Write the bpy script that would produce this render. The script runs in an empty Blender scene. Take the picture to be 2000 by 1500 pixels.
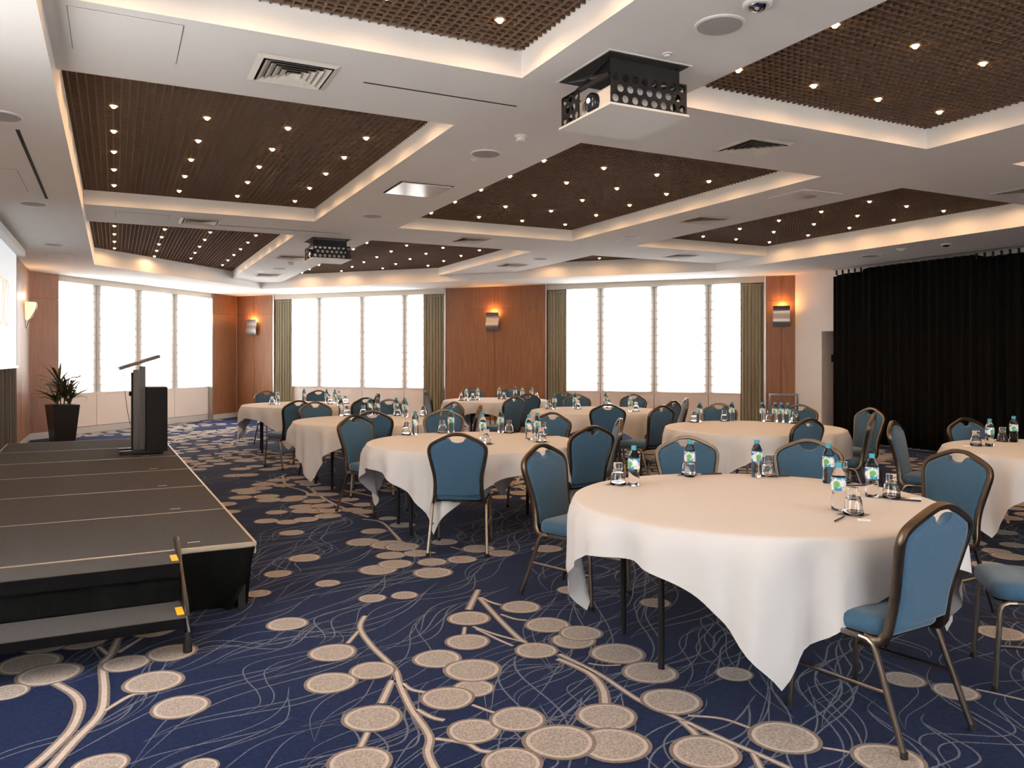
import bpy, math, random
from mathutils import Vector, Matrix
random.seed(7)
PI = math.pi
SC = bpy.context.scene
COL = SC.collection

# ------------------------------------------------------------------ camera, world, exposure
F, CU, HV, CH = 1562.0, 1000.0, 702.0, 1.48         # focal length in px, principal column, horizon row, eye height
TH = math.atan2(775.0, F)                            # room frame is turned against the camera
CT, ST = math.cos(TH), math.sin(TH)
cam_d = bpy.data.cameras.new('camera'); cam = bpy.data.objects.new('camera', cam_d); COL.objects.link(cam)
cam_d.sensor_width = 36.0; cam_d.lens = F / 2000 * 36; cam_d.shift_y = -48 / 2000
cam_d.clip_start = 0.05; cam_d.clip_end = 200
cam.location = (0, 0, CH); cam.rotation_euler = (PI / 2, 0, -TH)
SC.camera = cam
wd = bpy.data.worlds.new('sky'); SC.world = wd; wd.use_nodes = True
bg = wd.node_tree.nodes['Background']; bg.inputs[0].default_value = (0.93, 0.97, 1.0, 1); bg.inputs[1].default_value = 12.0
SC.view_settings.view_transform = 'Standard'; SC.view_settings.look = 'None'
SC.view_settings.exposure = 0.58; SC.view_settings.gamma = 1.0; SC.view_settings.use_curve_mapping = False
try:
    cy = SC.cycles
    cy.max_bounces = 8; cy.diffuse_bounces = 5; cy.glossy_bounces = 4; cy.transmission_bounces = 8; cy.transparent_max_bounces = 10
    cy.caustics_reflective = False; cy.caustics_refractive = False; cy.sample_clamp_indirect = 6.0
    cy.use_denoising = True
except Exception:
    pass
LAMP_W, LAMP_COL = 4.0, (1.0, 0.56, 0.27)

def room(X, Y): return (CT * X + ST * Y, -ST * X + CT * Y)
def at(u, v, z=0.0):
    Y = (CH - z) * F / (v - HV); return room((u - CU) / F * Y, Y)
def camdir(X, Y): return room(X, Y)

# ------------------------------------------------------------------ mesh builder
class MB:
    def __init__(s): s.v = []; s.f = []; s.m = []; s.mi = 0
    def add(s, vs, fs):
        o = len(s.v); s.v += [tuple(p) for p in vs]
        for f in fs: s.f.append([i + o for i in f]); s.m.append(s.mi)
        return s
    def box(s, x0, x1, y0, y1, z0, z1):
        return s.add([(x0,y0,z0),(x1,y0,z0),(x1,y1,z0),(x0,y1,z0),(x0,y0,z1),(x1,y0,z1),(x1,y1,z1),(x0,y1,z1)],
                     [(0,3,2,1),(4,5,6,7),(0,1,5,4),(1,2,6,5),(2,3,7,6),(3,0,4,7)])
    def prism(s, poly, z0, z1):
        n = len(poly)
        return s.add([(p[0],p[1],z0) for p in poly] + [(p[0],p[1],z1) for p in poly],
                     [tuple(range(n-1,-1,-1)), tuple(range(n,2*n))] + [(i,(i+1)%n,n+(i+1)%n,n+i) for i in range(n)])
    def rings(s, rs, close=True, cap0=True, cap1=True):
        n = len(rs[0]); vs = [p for r in rs for p in r]; fs = []
        for k in range(len(rs)-1):
            for i in range(n if close else n-1):
                j = (i+1) % n; fs.append((k*n+i, k*n+j, (k+1)*n+j, (k+1)*n+i))
        if cap0: fs.append(tuple(range(n-1,-1,-1)))
        if cap1: fs.append(tuple(range((len(rs)-1)*n, len(rs)*n)))
        return s.add(vs, fs)
    def lathe(s, prof, n=20, c=(0,0,0), cap0=True, cap1=True):
        rs = [[(c[0]+r*math.cos(2*PI*i/n), c[1]+r*math.sin(2*PI*i/n), c[2]+z) for i in range(n)] for r, z in prof]
        return s.rings(rs, True, cap0, cap1)
    def sweep(s, path, prof, ref=(0,1,0), closed=False):
        path = [Vector(p) for p in path]; n = len(path); rs = []; ref = Vector(ref)
        for i, p in enumerate(path):
            if closed: t = path[(i+1)%n] - path[i-1]
            else: t = path[min(i+1,n-1)] - path[max(i-1,0)]
            t.normalize(); sd = t.cross(ref)
            if sd.length < 1e-4: sd = t.cross(Vector((1,0,0)))
            sd.normalize(); up = sd.cross(t)
            rs.append([tuple(p + sd*a + up*b) for a, b in prof])
        if closed: rs.append(rs[0])
        return s.rings(rs, True, not closed, not closed)
    def tube(s, path, r, n=8, ref=(0.31,0.2,0.93)):
        return s.sweep(path, [(r*math.cos(2*PI*i/n), r*math.sin(2*PI*i/n)) for i in range(n)], ref)
    def mesh(s, name, mats, smooth=False):
        me = bpy.data.meshes.new(name); me.from_pydata(s.v, [], s.f)
        for m in (mats if isinstance(mats, (list,tuple)) else [mats]): me.materials.append(m)
        me.polygons.foreach_set('material_index', s.m)
        if smooth:
            me.polygons.foreach_set('use_smooth', [True]*len(me.polygons))
            if smooth != 'full':
                try: me.set_sharp_from_angle(angle=math.radians(smooth if smooth is not True else 40))
                except Exception: pass
        me.update(); return me
    def build(s, name, mats, parent=None, smooth=False, loc=None, rz=0):
        o = bpy.data.objects.new(name, s.mesh(name, mats, smooth)); COL.objects.link(o)
        if parent: o.parent = parent
        if loc: o.location = loc
        o.rotation_euler = (0,0,rz)
        return o
def inst(name, me, parent=None, loc=(0,0,0), rot=(0,0,0)):
    o = bpy.data.objects.new(name, me); COL.objects.link(o); o.parent = parent; o.location = loc; o.rotation_euler = rot; return o
def empty(name, loc=(0,0,0), rz=0):
    o = bpy.data.objects.new(name, None); COL.objects.link(o); o.location = loc; o.rotation_euler = (0,0,rz); o.empty_display_size = .1; return o
def tag(o, label=None, cat=None, group=None, kind=None):
    if label: o['label'] = label
    if cat: o['category'] = cat
    if group: o['group'] = group
    if kind: o['kind'] = kind
    return o
def struct(o, label=None): return tag(o, label=label, kind='structure')
def copy_tree(o, parent=None):
    c = o.copy(); COL.objects.link(c); c.parent = parent
    for ch in o.children: copy_tree(ch, c)
    return c
def dup(root, loc, rz, label):
    c = copy_tree(root); c.location = loc; c.rotation_euler = (0,0,rz); c['label'] = label; return c

# ------------------------------------------------------------------ materials
def mat(name, col, rough=.6, metal=0, noise=0, nscale=8, stretch=(1,1,1), bump=0, bscale=60, sheen=0, spec=.5, coords='Object', col2=None, detail=4):
    m = bpy.data.materials.new(name); m.use_nodes = True; nt = m.node_tree; N = nt.nodes; L = nt.links
    b = N['Principled BSDF']; b.inputs['Base Color'].default_value = (*col,1); b.inputs['Roughness'].default_value = rough
    b.inputs['Metallic'].default_value = metal; b.inputs['Specular IOR Level'].default_value = spec
    if sheen:
        b.inputs['Sheen Weight'].default_value = sheen; b.inputs['Sheen Roughness'].default_value = .4
    if noise or bump:
        tc = N.new('ShaderNodeTexCoord'); mp = N.new('ShaderNodeMapping'); mp.inputs['Scale'].default_value = stretch
        L.new(tc.outputs[coords], mp.inputs[0])
    if noise:
        n = N.new('ShaderNodeTexNoise'); n.inputs['Scale'].default_value = nscale; n.inputs['Detail'].default_value = detail
        L.new(mp.outputs[0], n.inputs['Vector'])
        r = N.new('ShaderNodeValToRGB'); c2 = col2 or tuple(c*(1-noise) for c in col)
        r.color_ramp.elements[0].position = .32; r.color_ramp.elements[1].position = .68
        r.color_ramp.elements[0].color = (*c2,1); r.color_ramp.elements[1].color = (*col,1)
        L.new(n.outputs['Fac'], r.inputs[0]); L.new(r.outputs[0], b.inputs['Base Color'])
    if bump:
        n2 = N.new('ShaderNodeTexNoise'); n2.inputs['Scale'].default_value = bscale; n2.inputs['Detail'].default_value = 3
        L.new(mp.outputs[0], n2.inputs['Vector'])
        bp = N.new('ShaderNodeBump'); bp.inputs['Strength'].default_value = bump; bp.inputs['Distance'].default_value = .01
        L.new(n2.outputs['Fac'], bp.inputs['Height']); L.new(bp.outputs[0], b.inputs['Normal'])
    return m
def emit(name, col, st, sample=True):
    m = bpy.data.materials.new(name); m.use_nodes = True; nt = m.node_tree; b = nt.nodes['Principled BSDF']
    b.inputs['Base Color'].default_value = (*col,1); b.inputs['Emission Color'].default_value = (*col,1); b.inputs['Emission Strength'].default_value = st
    if not sample:
        try: m.cycles.emission_sampling = 'NONE'
        except Exception: pass
    return m
def glassy(name, col=(1,1,1), ior=1.45, rough=0.0):
    m = mat(name, col, rough); b = m.node_tree.nodes['Principled BSDF']; b.inputs['Transmission Weight'].default_value = 1; b.inputs['IOR'].default_value = ior; return m
def clearpane(name, gl=.06):
    m = bpy.data.materials.new(name); m.use_nodes = True; nt = m.node_tree; N = nt.nodes; N.remove(N['Principled BSDF'])
    t = N.new('ShaderNodeBsdfTransparent'); g = N.new('ShaderNodeBsdfGlossy'); g.inputs['Roughness'].default_value = .02
    x = N.new('ShaderNodeMixShader'); x.inputs[0].default_value = gl
    nt.links.new(t.outputs[0], x.inputs[1]); nt.links.new(g.outputs[0], x.inputs[2]); nt.links.new(x.outputs[0], N['Material Output'].inputs[0]); return m
def fabric_translucent(name, col, tr):
    m = bpy.data.materials.new(name); m.use_nodes = True; nt = m.node_tree; N = nt.nodes; N.remove(N['Principled BSDF'])
    d = N.new('ShaderNodeBsdfDiffuse'); d.inputs[0].default_value = (*col,1); t = N.new('ShaderNodeBsdfTranslucent'); t.inputs[0].default_value = (*col,1)
    x = N.new('ShaderNodeMixShader'); x.inputs[0].default_value = tr
    nt.links.new(d.outputs[0], x.inputs[1]); nt.links.new(t.outputs[0], x.inputs[2]); nt.links.new(x.outputs[0], N['Material Output'].inputs[0]); return m

M = {}
M['plaster'] = mat('plaster', (.87,.85,.83), .9, noise=.03, nscale=2, spec=.2)
M['wallwhite'] = mat('wall_paint', (.70,.66,.63), .85, noise=.04, nscale=3, spec=.2)
M['grid'] = mat('brown_grid', (.165,.105,.072), .85, spec=.08)
M['plenum'] = mat('plenum_black', (.012,.010,.009), .9)
M['wood'] = mat('cherry_veneer', (.30,.128,.060), .42, noise=.28, nscale=3.0, stretch=(9,9,.7), spec=.4, coords='Object', detail=8)
M['cream'] = mat('cream_panel', (.72,.62,.55), .6, noise=.03, nscale=3)
M['pelmet'] = mat('pelmet_beige', (.58,.52,.44), .7)
M['skirting'] = mat('skirting_grey', (.50,.46,.43), .5)
M['alu'] = mat('brushed_aluminium', (.55,.53,.50), .35, metal=1, noise=.15, nscale=40, stretch=(1,1,12))
M['frame'] = mat('window_frame', (.30,.27,.24), .5)
M['pane'] = clearpane('window_glass')
M['blind'] = fabric_translucent('blind_fabric', (.93,.90,.86), .62)
M['batten'] = fabric_translucent('blind_batten', (.80,.76,.72), .35)
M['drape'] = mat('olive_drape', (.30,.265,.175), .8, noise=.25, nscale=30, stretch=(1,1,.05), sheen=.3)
M['black'] = mat('black_velour', (.0055,.0065,.0065), .95, noise=.4, nscale=14, stretch=(1,1,.08), spec=.1)
M['blackmetal'] = mat('black_metal', (.012,.012,.013), .5, spec=.25)
M['blackplastic'] = mat('black_plastic', (.010,.010,.011), .6, spec=.18)
M['bronze'] = mat('bronze_tube', (.15,.115,.085), .32, metal=.9, noise=.2, nscale=20)
M['steel'] = mat('champagne_tube', (.30,.26,.22), .28, metal=1)
M['rubber'] = mat('rubber', (.01,.01,.01), .8)
M['blue'] = mat('blue_fabric', (.055,.125,.205), .9, noise=.14, nscale=90, bump=.25, bscale=500, sheen=.35, spec=.2)
M['cloth'] = mat('white_linen', (.67,.665,.67), .85, bump=.05, bscale=500, sheen=.1, spec=.2)
M['stagecarpet'] = mat('stage_carpet', (.088,.086,.086), .95, noise=.35, nscale=160, bump=.3, bscale=300, spec=.1)
M['stagetrim'] = mat('stage_edge_aluminium', (.42,.34,.26), .45, metal=.7)
M['yellow'] = mat('yellow_paint', (.85,.48,.02), .5)
M['chrome'] = mat('chrome_tube', (.50,.50,.50), .15, metal=1)
M['gunmetal'] = mat('gunmetal_tube', (.10,.10,.105), .3, metal=1)
M['shadedrape'] = mat('olive_drape_shaded', (.075,.066,.045), .85, noise=.3, nscale=30, stretch=(1,1,.05))  # same olive fabric, darkened to paint in the shade below the screen
M['stepblack'] = mat('step_black', (.006,.006,.007), .9, spec=.05)
M['white'] = mat('white_paint', (.80,.78,.75), .5)
M['whitegloss'] = mat('white_gloss', (.82,.80,.78), .15)
M['ventwhite'] = mat('vent_enamel', (.72,.67,.60), .5)
M['dark'] = mat('dark_void', (.012,.011,.010), .9)
M['speaker'] = mat('speaker_mesh', (.42,.39,.37), .7, noise=.3, nscale=250)
M['bulb'] = emit('lamp_glow', (1.0,.66,.32), 30, False)
M['rim'] = mat('lamp_rim', (.30,.20,.12), .4, metal=.5)
M['leaf'] = mat('leaf_green', (.075,.105,.040), .45, noise=.5, nscale=12, col2=(.12,.075,.030))
M['cane'] = mat('cane', (.16,.10,.05), .8, noise=.3, nscale=20)
M['pot'] = mat('pot_black', (.012,.012,.014), .35)
M['soil'] = mat('soil', (.05,.035,.02), .95, noise=.5, nscale=50)
M['water'] = glassy('bottle_water', (.98,.99,1), 1.22)
M['glass'] = glassy('tumbler_glass', (1,1,1), 1.45)
M['cap'] = mat('cap_blue', (.02,.30,.44), .4)
M['paper'] = mat('paper', (.78,.72,.67), .8)
M['mint'] = mat('mint_wrap', (.85,.83,.82), .35)
M['pen'] = mat('pen_body', (.02,.02,.05), .3)
M['coaster'] = mat('coaster', (.16,.17,.18), .7)
M['ply'] = mat('plywood', (.25,.16,.09), .7)
M['lampglass'] = emit('sconce_glass', (1.0,.72,.38), 1.0)
M['sconceglow'] = emit('sconce_lamp', (1.0,.50,.14), 14)
M['orange'] = emit('logo_orange', (.80,.46,.14), .35)
M['projlens'] = mat('projector_lens', (.01,.015,.03), .05)
M['projbeam'] = emit('projector_lamp', (.75,.88,1.0), 6)
M['grey'] = mat('grey_paint', (.20,.18,.18), .6)
sm = emit('screen_surface', (.84,.90,.95), .42); M['screen'] = sm; sm.node_tree.nodes['Principled BSDF'].inputs['Base Color'].default_value = (.30,.31,.32,1)
# bottle label: white with blue bands and green leaf spots
def label_mat():
    m = mat('bottle_label', (.8,.85,.88), .4); nt = m.node_tree; N = nt.nodes; L = nt.links; b = N['Principled BSDF']
    tc = N.new('ShaderNodeTexCoord')
    n = N.new('ShaderNodeTexNoise'); n.inputs['Scale'].default_value = 26; L.new(tc.outputs['Object'], n.inputs['Vector'])
    r = N.new('ShaderNodeValToRGB'); e = r.color_ramp.elements
    e[0].position = .44; e[0].color = (.02,.28,.50,1); e[1].position = .52; e[1].color = (.86,.90,.92,1)
    L.new(n.outputs['Fac'], r.inputs[0])
    v = N.new('ShaderNodeVectorMath'); v.operation = 'DISTANCE'; v.inputs[1].default_value = (-.012,-.030,.128); L.new(tc.outputs['Object'], v.inputs[0])
    r2 = N.new('ShaderNodeValToRGB'); r2.color_ramp.elements[0].position = .015; r2.color_ramp.elements[1].position = .018
    r2.color_ramp.elements[0].color = (1,1,1,1); r2.color_ramp.elements[1].color = (0,0,0,1); L.new(v.outputs['Value'], r2.inputs[0])
    mx = N.new('ShaderNodeMixRGB'); mx.inputs[2].default_value = (.12,.40,.10,1); L.new(r2.outputs[0], mx.inputs[0]); L.new(r.outputs[0], mx.inputs[1]); L.new(mx.outputs[0], b.inputs['Base Color'])
    return m
M['label'] = label_mat()

# ------------------------------------------------------------------ room lines (metres, room frame)
H = 3.10; HB = 3.10; HI = 3.233; ZG = 3.395; KI = 1.082; ZTOP = 3.9     # perimeter soffit, inner beams, grille level
K1 = Vector((-1.42, 17.05)); K2 = Vector((2.80, 21.60)); K3 = Vector((11.70, 11.34)); WR = 11.70; BN = -3.0; WL = -1.42
class Wall:
    def __init__(s, P, Q):
        s.P = P; s.d = (Q-P).normalized(); s.len = (Q-P).length; s.n = Vector((s.d.y, -s.d.x)); s.ang = math.atan2(s.d.y, s.d.x)
    def pt(s, t, o=0, z=0):
        q = s.P + s.d*t + s.n*o; return (q.x, q.y, z)
    def hit(s, u, o=0):          # wall distance seen in the photograph's column u
        r = Vector(room((u-CU)/F, 1.0)); P = s.P + s.n*o
        den = r.x*(-s.d.y) + r.y*s.d.x
        k = (P.x*(-s.d.y) + P.y*s.d.x)/den
        q = r*k; return (q-P).dot(s.d)
def wbox(mb, w, s0, s1, o0, o1, z0, z1):
    q = [w.pt(s0,o0), w.pt(s1,o0), w.pt(s1,o1), w.pt(s0,o1)]
    return mb.prism([(p[0],p[1]) for p in q][::-1] , z0, z1)
WFL = Wall(K1, K2); WF = Wall(K2, K3)

# ------------------------------------------------------------------ floor with woven pattern
def carpet_mat(name, c1, c2, sc, sheen=.25, bump=.4):
    return mat(name, c1, .95, noise=.01, nscale=sc, col2=c2, bump=bump, bscale=220, sheen=sheen, spec=.1)
M['navy'] = carpet_mat('carpet_navy', (.0062,.0185,.076), (.003,.009,.040), 45, .05)
M['cring'] = carpet_mat('carpet_taupe', (.22,.18,.155), (.16,.13,.11), 60, .12)
M['clight'] = carpet_mat('carpet_cream', (.54,.46,.41), (.44,.375,.33), 60, .12)
M['cdisc'] = carpet_mat('carpet_speckle', (.46,.40,.355), (.22,.188,.168), 110, .12)
M['cline'] = carpet_mat('carpet_line', (.15,.165,.205), (.025,.038,.085), 160)
room_poly = [(WL-.1,BN),(12.6,BN),(12.6,11.9),(K3.x+.2,K3.y+.1),(K2.x,K2.y+.2),(WL-.1,K1.y+.1)]
floor = struct(MB().prism(room_poly, -.1, 0).build('floor', M['navy']), 'navy carpet woven with beige discs on branching stems')
FP = MB()
def cdisc(a, b, r, k, ring=True):
    z = .0016 + k*1.2e-5; n = 28; rot = random.random()*6
    def circ(rr, zz, wob=.02):
        return [(a+rr*(1+wob*math.sin(3*t+rot))*math.cos(t), b+rr*(1+wob*math.sin(3*t+rot))*math.sin(t), zz) for t in [2*PI*i/n for i in range(n)]]
    for rr, zz, mi in ((r,z,1),(r*.885,z+4e-6,2),(r*.775,z+8e-6,3)):
        FP.mi = mi; FP.add(circ(rr,zz), [tuple(range(n))])
def ribbon(pts, w0, w1, z, mi, taper=False):
    pts = [Vector(p) for p in pts]; out = []
    for i in range(len(pts)-1):                       # Catmull-Rom
        p0 = pts[max(i-1,0)]; p1 = pts[i]; p2 = pts[i+1]; p3 = pts[min(i+2,len(pts)-1)]
        for k in range(5):
            t = k/5; out.append(.5*((2*p1)+(p2-p0)*t+(2*p0-5*p1+4*p2-p3)*t*t+(3*p1-p0-3*p2+p3)*t**3))
    out.append(pts[-1]); n = len(out); vs = []
    for i, p in enumerate(out):
        t = (out[min(i+1,n-1)]-out[max(i-1,0)]); t.normalize(); nn = Vector((-t.y,t.x))
        w = (w0+(w1-w0)*i/(n-1))/2
        if taper: w *= min(1, 4*min(i, n-1-i)/(n-1)+.15)
        vs += [(p.x+nn.x*w, p.y+nn.y*w, z), (p.x-nn.x*w, p.y-nn.y*w, z)]
    FP.mi = mi; FP.add(vs, [(2*i,2*i+1,2*i+3,2*i+2) for i in range(n-1)])
DISCS = """57,1296,117 96,1317,120 12,1353,84 246,1296,92 300,1332,115 352,1381,112 336,1275,96 561,1219,82 163,1254,90 90,1262,84 300,1231,88 195,1497,108 390,1499,74
595,1090,63 543,1121,55 727,1169,56 790,1163,54 650,1275,96 727,1310,92 646,1334,105 728,1403,121 703,1490,130 854,1287,98 925,1345,84 923,1309,117 874,1364,109 925,1428,108 916,1208,87 913,1254,90 709,1059,68 760,1064,76 785,1068,70 763,1085,60 815,1081,56 739,1113,78 772,1102,70 844,1098,60 902,1093,60 845,1119,80 868,1059,54 934,1072,66 979,1081,55
1017,1186,80 1069,1221,92 1120,1252,90 1134,1237,88 1047,1271,87 1206,1277,112 1269,1314,112 1311,1370,122 1280,1178,63 1117,1153,60 1434,1317,74 1011,1405,112 1185,1400,122 1200,1455,145 1093,1449,147 1000,1490,122 1377,1470,140 1068,1072,62
1532,1441,140 1736,1485,140 1766,1328,80 1866,1352,87 1592,1240,60 1955,1237,90 1946,1077,54 1979,1065,50 1970,1087,66 1934,1105,72 1990,1130,70 1900,1060,50 1960,1040,52 1925,1030,48
570,1041,50 546,914,36 570,911,36 458,929,44 484,928,44 516,946,50 544,938,44 578,933,40 596,941,44 556,948,44 606,946,44 630,954,52 508,954,48 476,958,50 520,970,52 486,962,48 568,976,50 526,977,50 578,972,46 620,966,44 614,979,48 640,966,44 680,976,44 590,990,52 630,988,48 710,986,44 616,998,54 646,998,48 540,1001,44 594,998,52 520,1018,48 562,1020,46 598,1015,50 640,1008,54 688,996,44 710,1000,48 700,958,32 758,1013,38 786,1026,52 730,1038,52
480,900,42 470,916,42 526,917,40 498,911,36 440,985,46 470,972,46 450,1000,40
640,1140,50 505,1160,50 1240,1080,44 1500,1120,60 1330,1070,50"""
k = 0
for line in DISCS.split():
    u, v, w = [float(q) for q in line.split(',')]
    Y = CH*F/(v-HV); a, b = at(u, v); cdisc(a, b, w/F*Y/2, k); k += 1
BR = """713,1203 703,1227 727,1263 769,1305 781,1338 802,1383 838,1437 835,1470 850,1505|10|18
700,1233 679,1257|8|9;766,1329 756,1350 745,1374|13|16;787,1335 806,1348 850,1355|10|10;814,1386 845,1402 868,1407|11|12;850,1443 910,1452 940,1467 990,1470|11|13;922,1377 955,1389 975,1395|8|8;718,1431 703,1461|12|14
934,1152 915,1191|10|13;939,1167 955,1175 978,1182|7|8;936,1167 975,1210 1011,1245 1025,1254|10|12;978,1200 1005,1209 1029,1212|7|8;924,1224 970,1240 1011,1251 1035,1258|7|7;930,1228 970,1248 1002,1262|7|7;908,1225 905,1242|7|8
1092,1278 1170,1317 1248,1368 1326,1404 1410,1443 1500,1482 1560,1510|11|14;1089,1287 1149,1314 1176,1344 1182,1374|13|20;1149,1296 1180,1300 1212,1299|6|6;1344,1398 1410,1404 1464,1422|8|9;1329,1407 1353,1428 1362,1440|13|16;1470,1470 1488,1505|12|14;1607,1461 1640,1466 1680,1474|8|9;1907,1347 1950,1356 2010,1370|6|9
108,1335 144,1356 156,1380 141,1422 99,1467 55,1505|16|22;237,1236 216,1278 201,1299 204,1350 195,1395 144,1449 95,1505|12|22;204,1389 255,1359 288,1354|10|12;279,1245 231,1275|8|9;192,1263 210,1278|8|9
559,926 540,934 512,943|3|4;552,930 556,945 553,952|5|6;500,940 560,950 600,962 590,975|4|6;600,950 640,978 690,1000 720,1010|6|8;645,975 690,985|4|5;708,1014 745,1020 770,1043 790,1065 812,1075 850,1080|5|9;812,1075 840,1085|5|6
880,1068 905,1075|4|4;495,888 520,900 535,902|4|5"""
for seg in BR.replace('\n',';').split(';'):
    p, w0, w1 = seg.split('|'); q = []
    for pr in p.split():
        u, v = [float(x) for x in pr.split(',')]; q.append((at(u,v), CH*F/(v-HV)))
    s0 = float(w0)/F*q[0][1]; s1 = float(w1)/F*q[-1][1]; pts = [x[0] for x in q]
    ribbon(pts, s0*1.25, s1*1.25, .0011, 1); ribbon(pts, s0*.6, s1*.6, .0013, 2)
# sprays further off: the same spray of discs repeated along the diagonal of the weave
motif = [(0,0,.14),(.30,.12,.13),(.12,.34,.14),(-.22,.26,.12),(.42,.42,.12),(.05,.66,.13),(.36,.74,.12),(-.2,.62,.11),(.66,.60,.13),(.62,.95,.13),(.24,1.02,.13),(.95,.88,.12),(.9,1.2,.13),(.5,1.3,.12),(.05,1.3,.11),(-.35,.95,.12),(1.25,1.12,.12)]
rnd = random.Random(3)
spr = []
for i in range(-1, 13):
    for j in range(-1, 22):
        a = i*1.55 + .7*(j % 2) + rnd.uniform(-.2,.2) - .6; b = 6.0 + j*1.0 + rnd.uniform(-.2,.2)
        if not (WL < a < 11.2 and b < 21): continue
        X, Y = CT*a-ST*b, ST*a+CT*b
        if Y < 5: continue
        uu = CU+F*X/Y
        if Y < 9.3 and uu < 880: continue
        if Y < 6.8: continue
        if rnd.random() < .22: continue
        if i % 2 == 0 and j % 3 != 0: continue
        spr.append((a,b))
for a, b in spr:
    rot = rnd.choice([0,0,PI]) + rnd.uniform(-.3,.3); c, s = math.cos(rot), math.sin(rot)
    stem = []
    for (x,y,r) in motif:
        x -= .3; y -= .6
        q = (a+c*x-s*y, b+s*x+c*y)
        cdisc(q[0], q[1], r*rnd.uniform(.85,1.1), k % 150); k += 1
    for pts in ([(-.5,-.8),(-.1,-.3),(.1,.2),(.5,.7)], [(-.1,-.3),(-.3,.1),(-.5,.4)], [(.1,.2),(0,.6)]):
        q = [(a+c*x-s*y, b+s*x+c*y) for x,y in pts]; ribbon(q, .03, .05, .0011, 1); ribbon(q, .018, .03, .0013, 2)
# thin wavy lines, drawn as long leaf outlines
fl = math.radians(39)
for i in range(930):
    a = rnd.uniform(WL, 11.2); b = rnd.uniform(1.5, 20)
    if i > 760: a = rnd.uniform(-.6, 5); b = rnd.uniform(1.2, 6)
    X, Y = CT*a-ST*b, ST*a+CT*b
    if Y < 2 or abs(X) > Y*.75: continue
    if Y > 12 and rnd.random() < .5: continue
    L = rnd.uniform(.7, 1.9); an = fl + rnd.gauss(0, .28); amp = rnd.uniform(.04,.13); ph = rnd.random()*6; fr = rnd.uniform(.8,1.6)
    gap = rnd.uniform(.03,.11); w = rnd.uniform(.005,.009)
    for sd in (1,-1):
        pts = []
        for t in [q/9 for q in range(10)]:
            x = t*L; y = amp*math.sin(ph+fr*2*PI*t) + sd*gap*math.sin(PI*min(1,t*1.15))**1.0*(1 if sd > 0 else .6)
            pts.append((a+math.cos(an)*x-math.sin(an)*y, b+math.sin(an)*x+math.cos(an)*y))
        ribbon(pts, w, w*1.1, .0006 + (i%40)*4e-6, 4, True)
clipv = [(p[0],p[1],p[2]) for p in FP.v]; FP.v = clipv
tag(FP.build('carpet_pattern', [M['navy'],M['cring'],M['clight'],M['cdisc'],M['cline']], floor), kind='stuff')

# ------------------------------------------------------------------ ceiling
ceil = struct(empty('ceiling'), 'white plaster ceiling with deep square coffers')
def piece(name, poly, z0=H, z1=ZTOP, m='plaster'): return MB().prism(poly, z0, z1).build(name, M[m], ceil)
def rect(a0,a1,b0,b1): return [(a0,b0),(a1,b0),(a1,b1),(a0,b1)]
AC = [(-.32,2.27),(3.376,6.06),(7.206,9.88)]; A9 = 9.88; CN = (3.0,19.0)
ROWS = [(-.27,4.436),(5.55,10.22),(11.47,None)]
def C2far(a): return 15.42+(a+.32)*(CN[1]-15.42)/(CN[0]+.32)
def Eb(a): return CN[1]+(a-CN[0])*(11.49-CN[1])/(A9-CN[0])
def Pb(a): return min(C2far(a), Eb(a))
def KLb(a): return K1.y+(a-K1.x)*(K2.y-K1.y)/(K2.x-K1.x)
def KFb(a): return K2.y+(a-K2.x)*(K3.y-K2.y)/(K3.x-K2.x)
piece('ceiling_soffit', [(WL-.1,BN),(-.32,BN),(-.32,KLb(-.32)+.3),(WL-.1,K1.y+.2)])
piece('ceiling_soffit', [(-.32,C2far(-.32)),CN,(3.0,KFb(3.0)+.4),(2.6,KLb(2.6)+.3),(-.32,KLb(-.32)+.3)])
piece('ceiling_soffit', [CN,(A9,11.49),(A9,KFb(A9)+.4),(3.0,KFb(3.0)+.4)])
piece('ceiling_soffit', [(A9,BN),(12.9,BN),(12.9,KFb(K3.x)+.6),(A9,KFb(A9)+.4)])
piece('ceiling_beam', rect(-.32,A9,BN,-.27), HI)
for i, (a0,a1) in enumerate(AC):
    piece('ceiling_beam', rect(a0,a1,4.436,5.55), HI); piece('ceiling_beam', rect(a0,a1,10.22,11.47), HI)
piece('ceiling_beam', [(2.27,-.27),(3.376,-.27),(3.376,Pb(3.376)),CN,(2.27,Pb(2.27))], HI)
piece('ceiling_beam', [(6.06,-.27),(7.206,-.27),(7.206,Pb(7.206)),(6.06,Pb(6.06))], HI)
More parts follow.
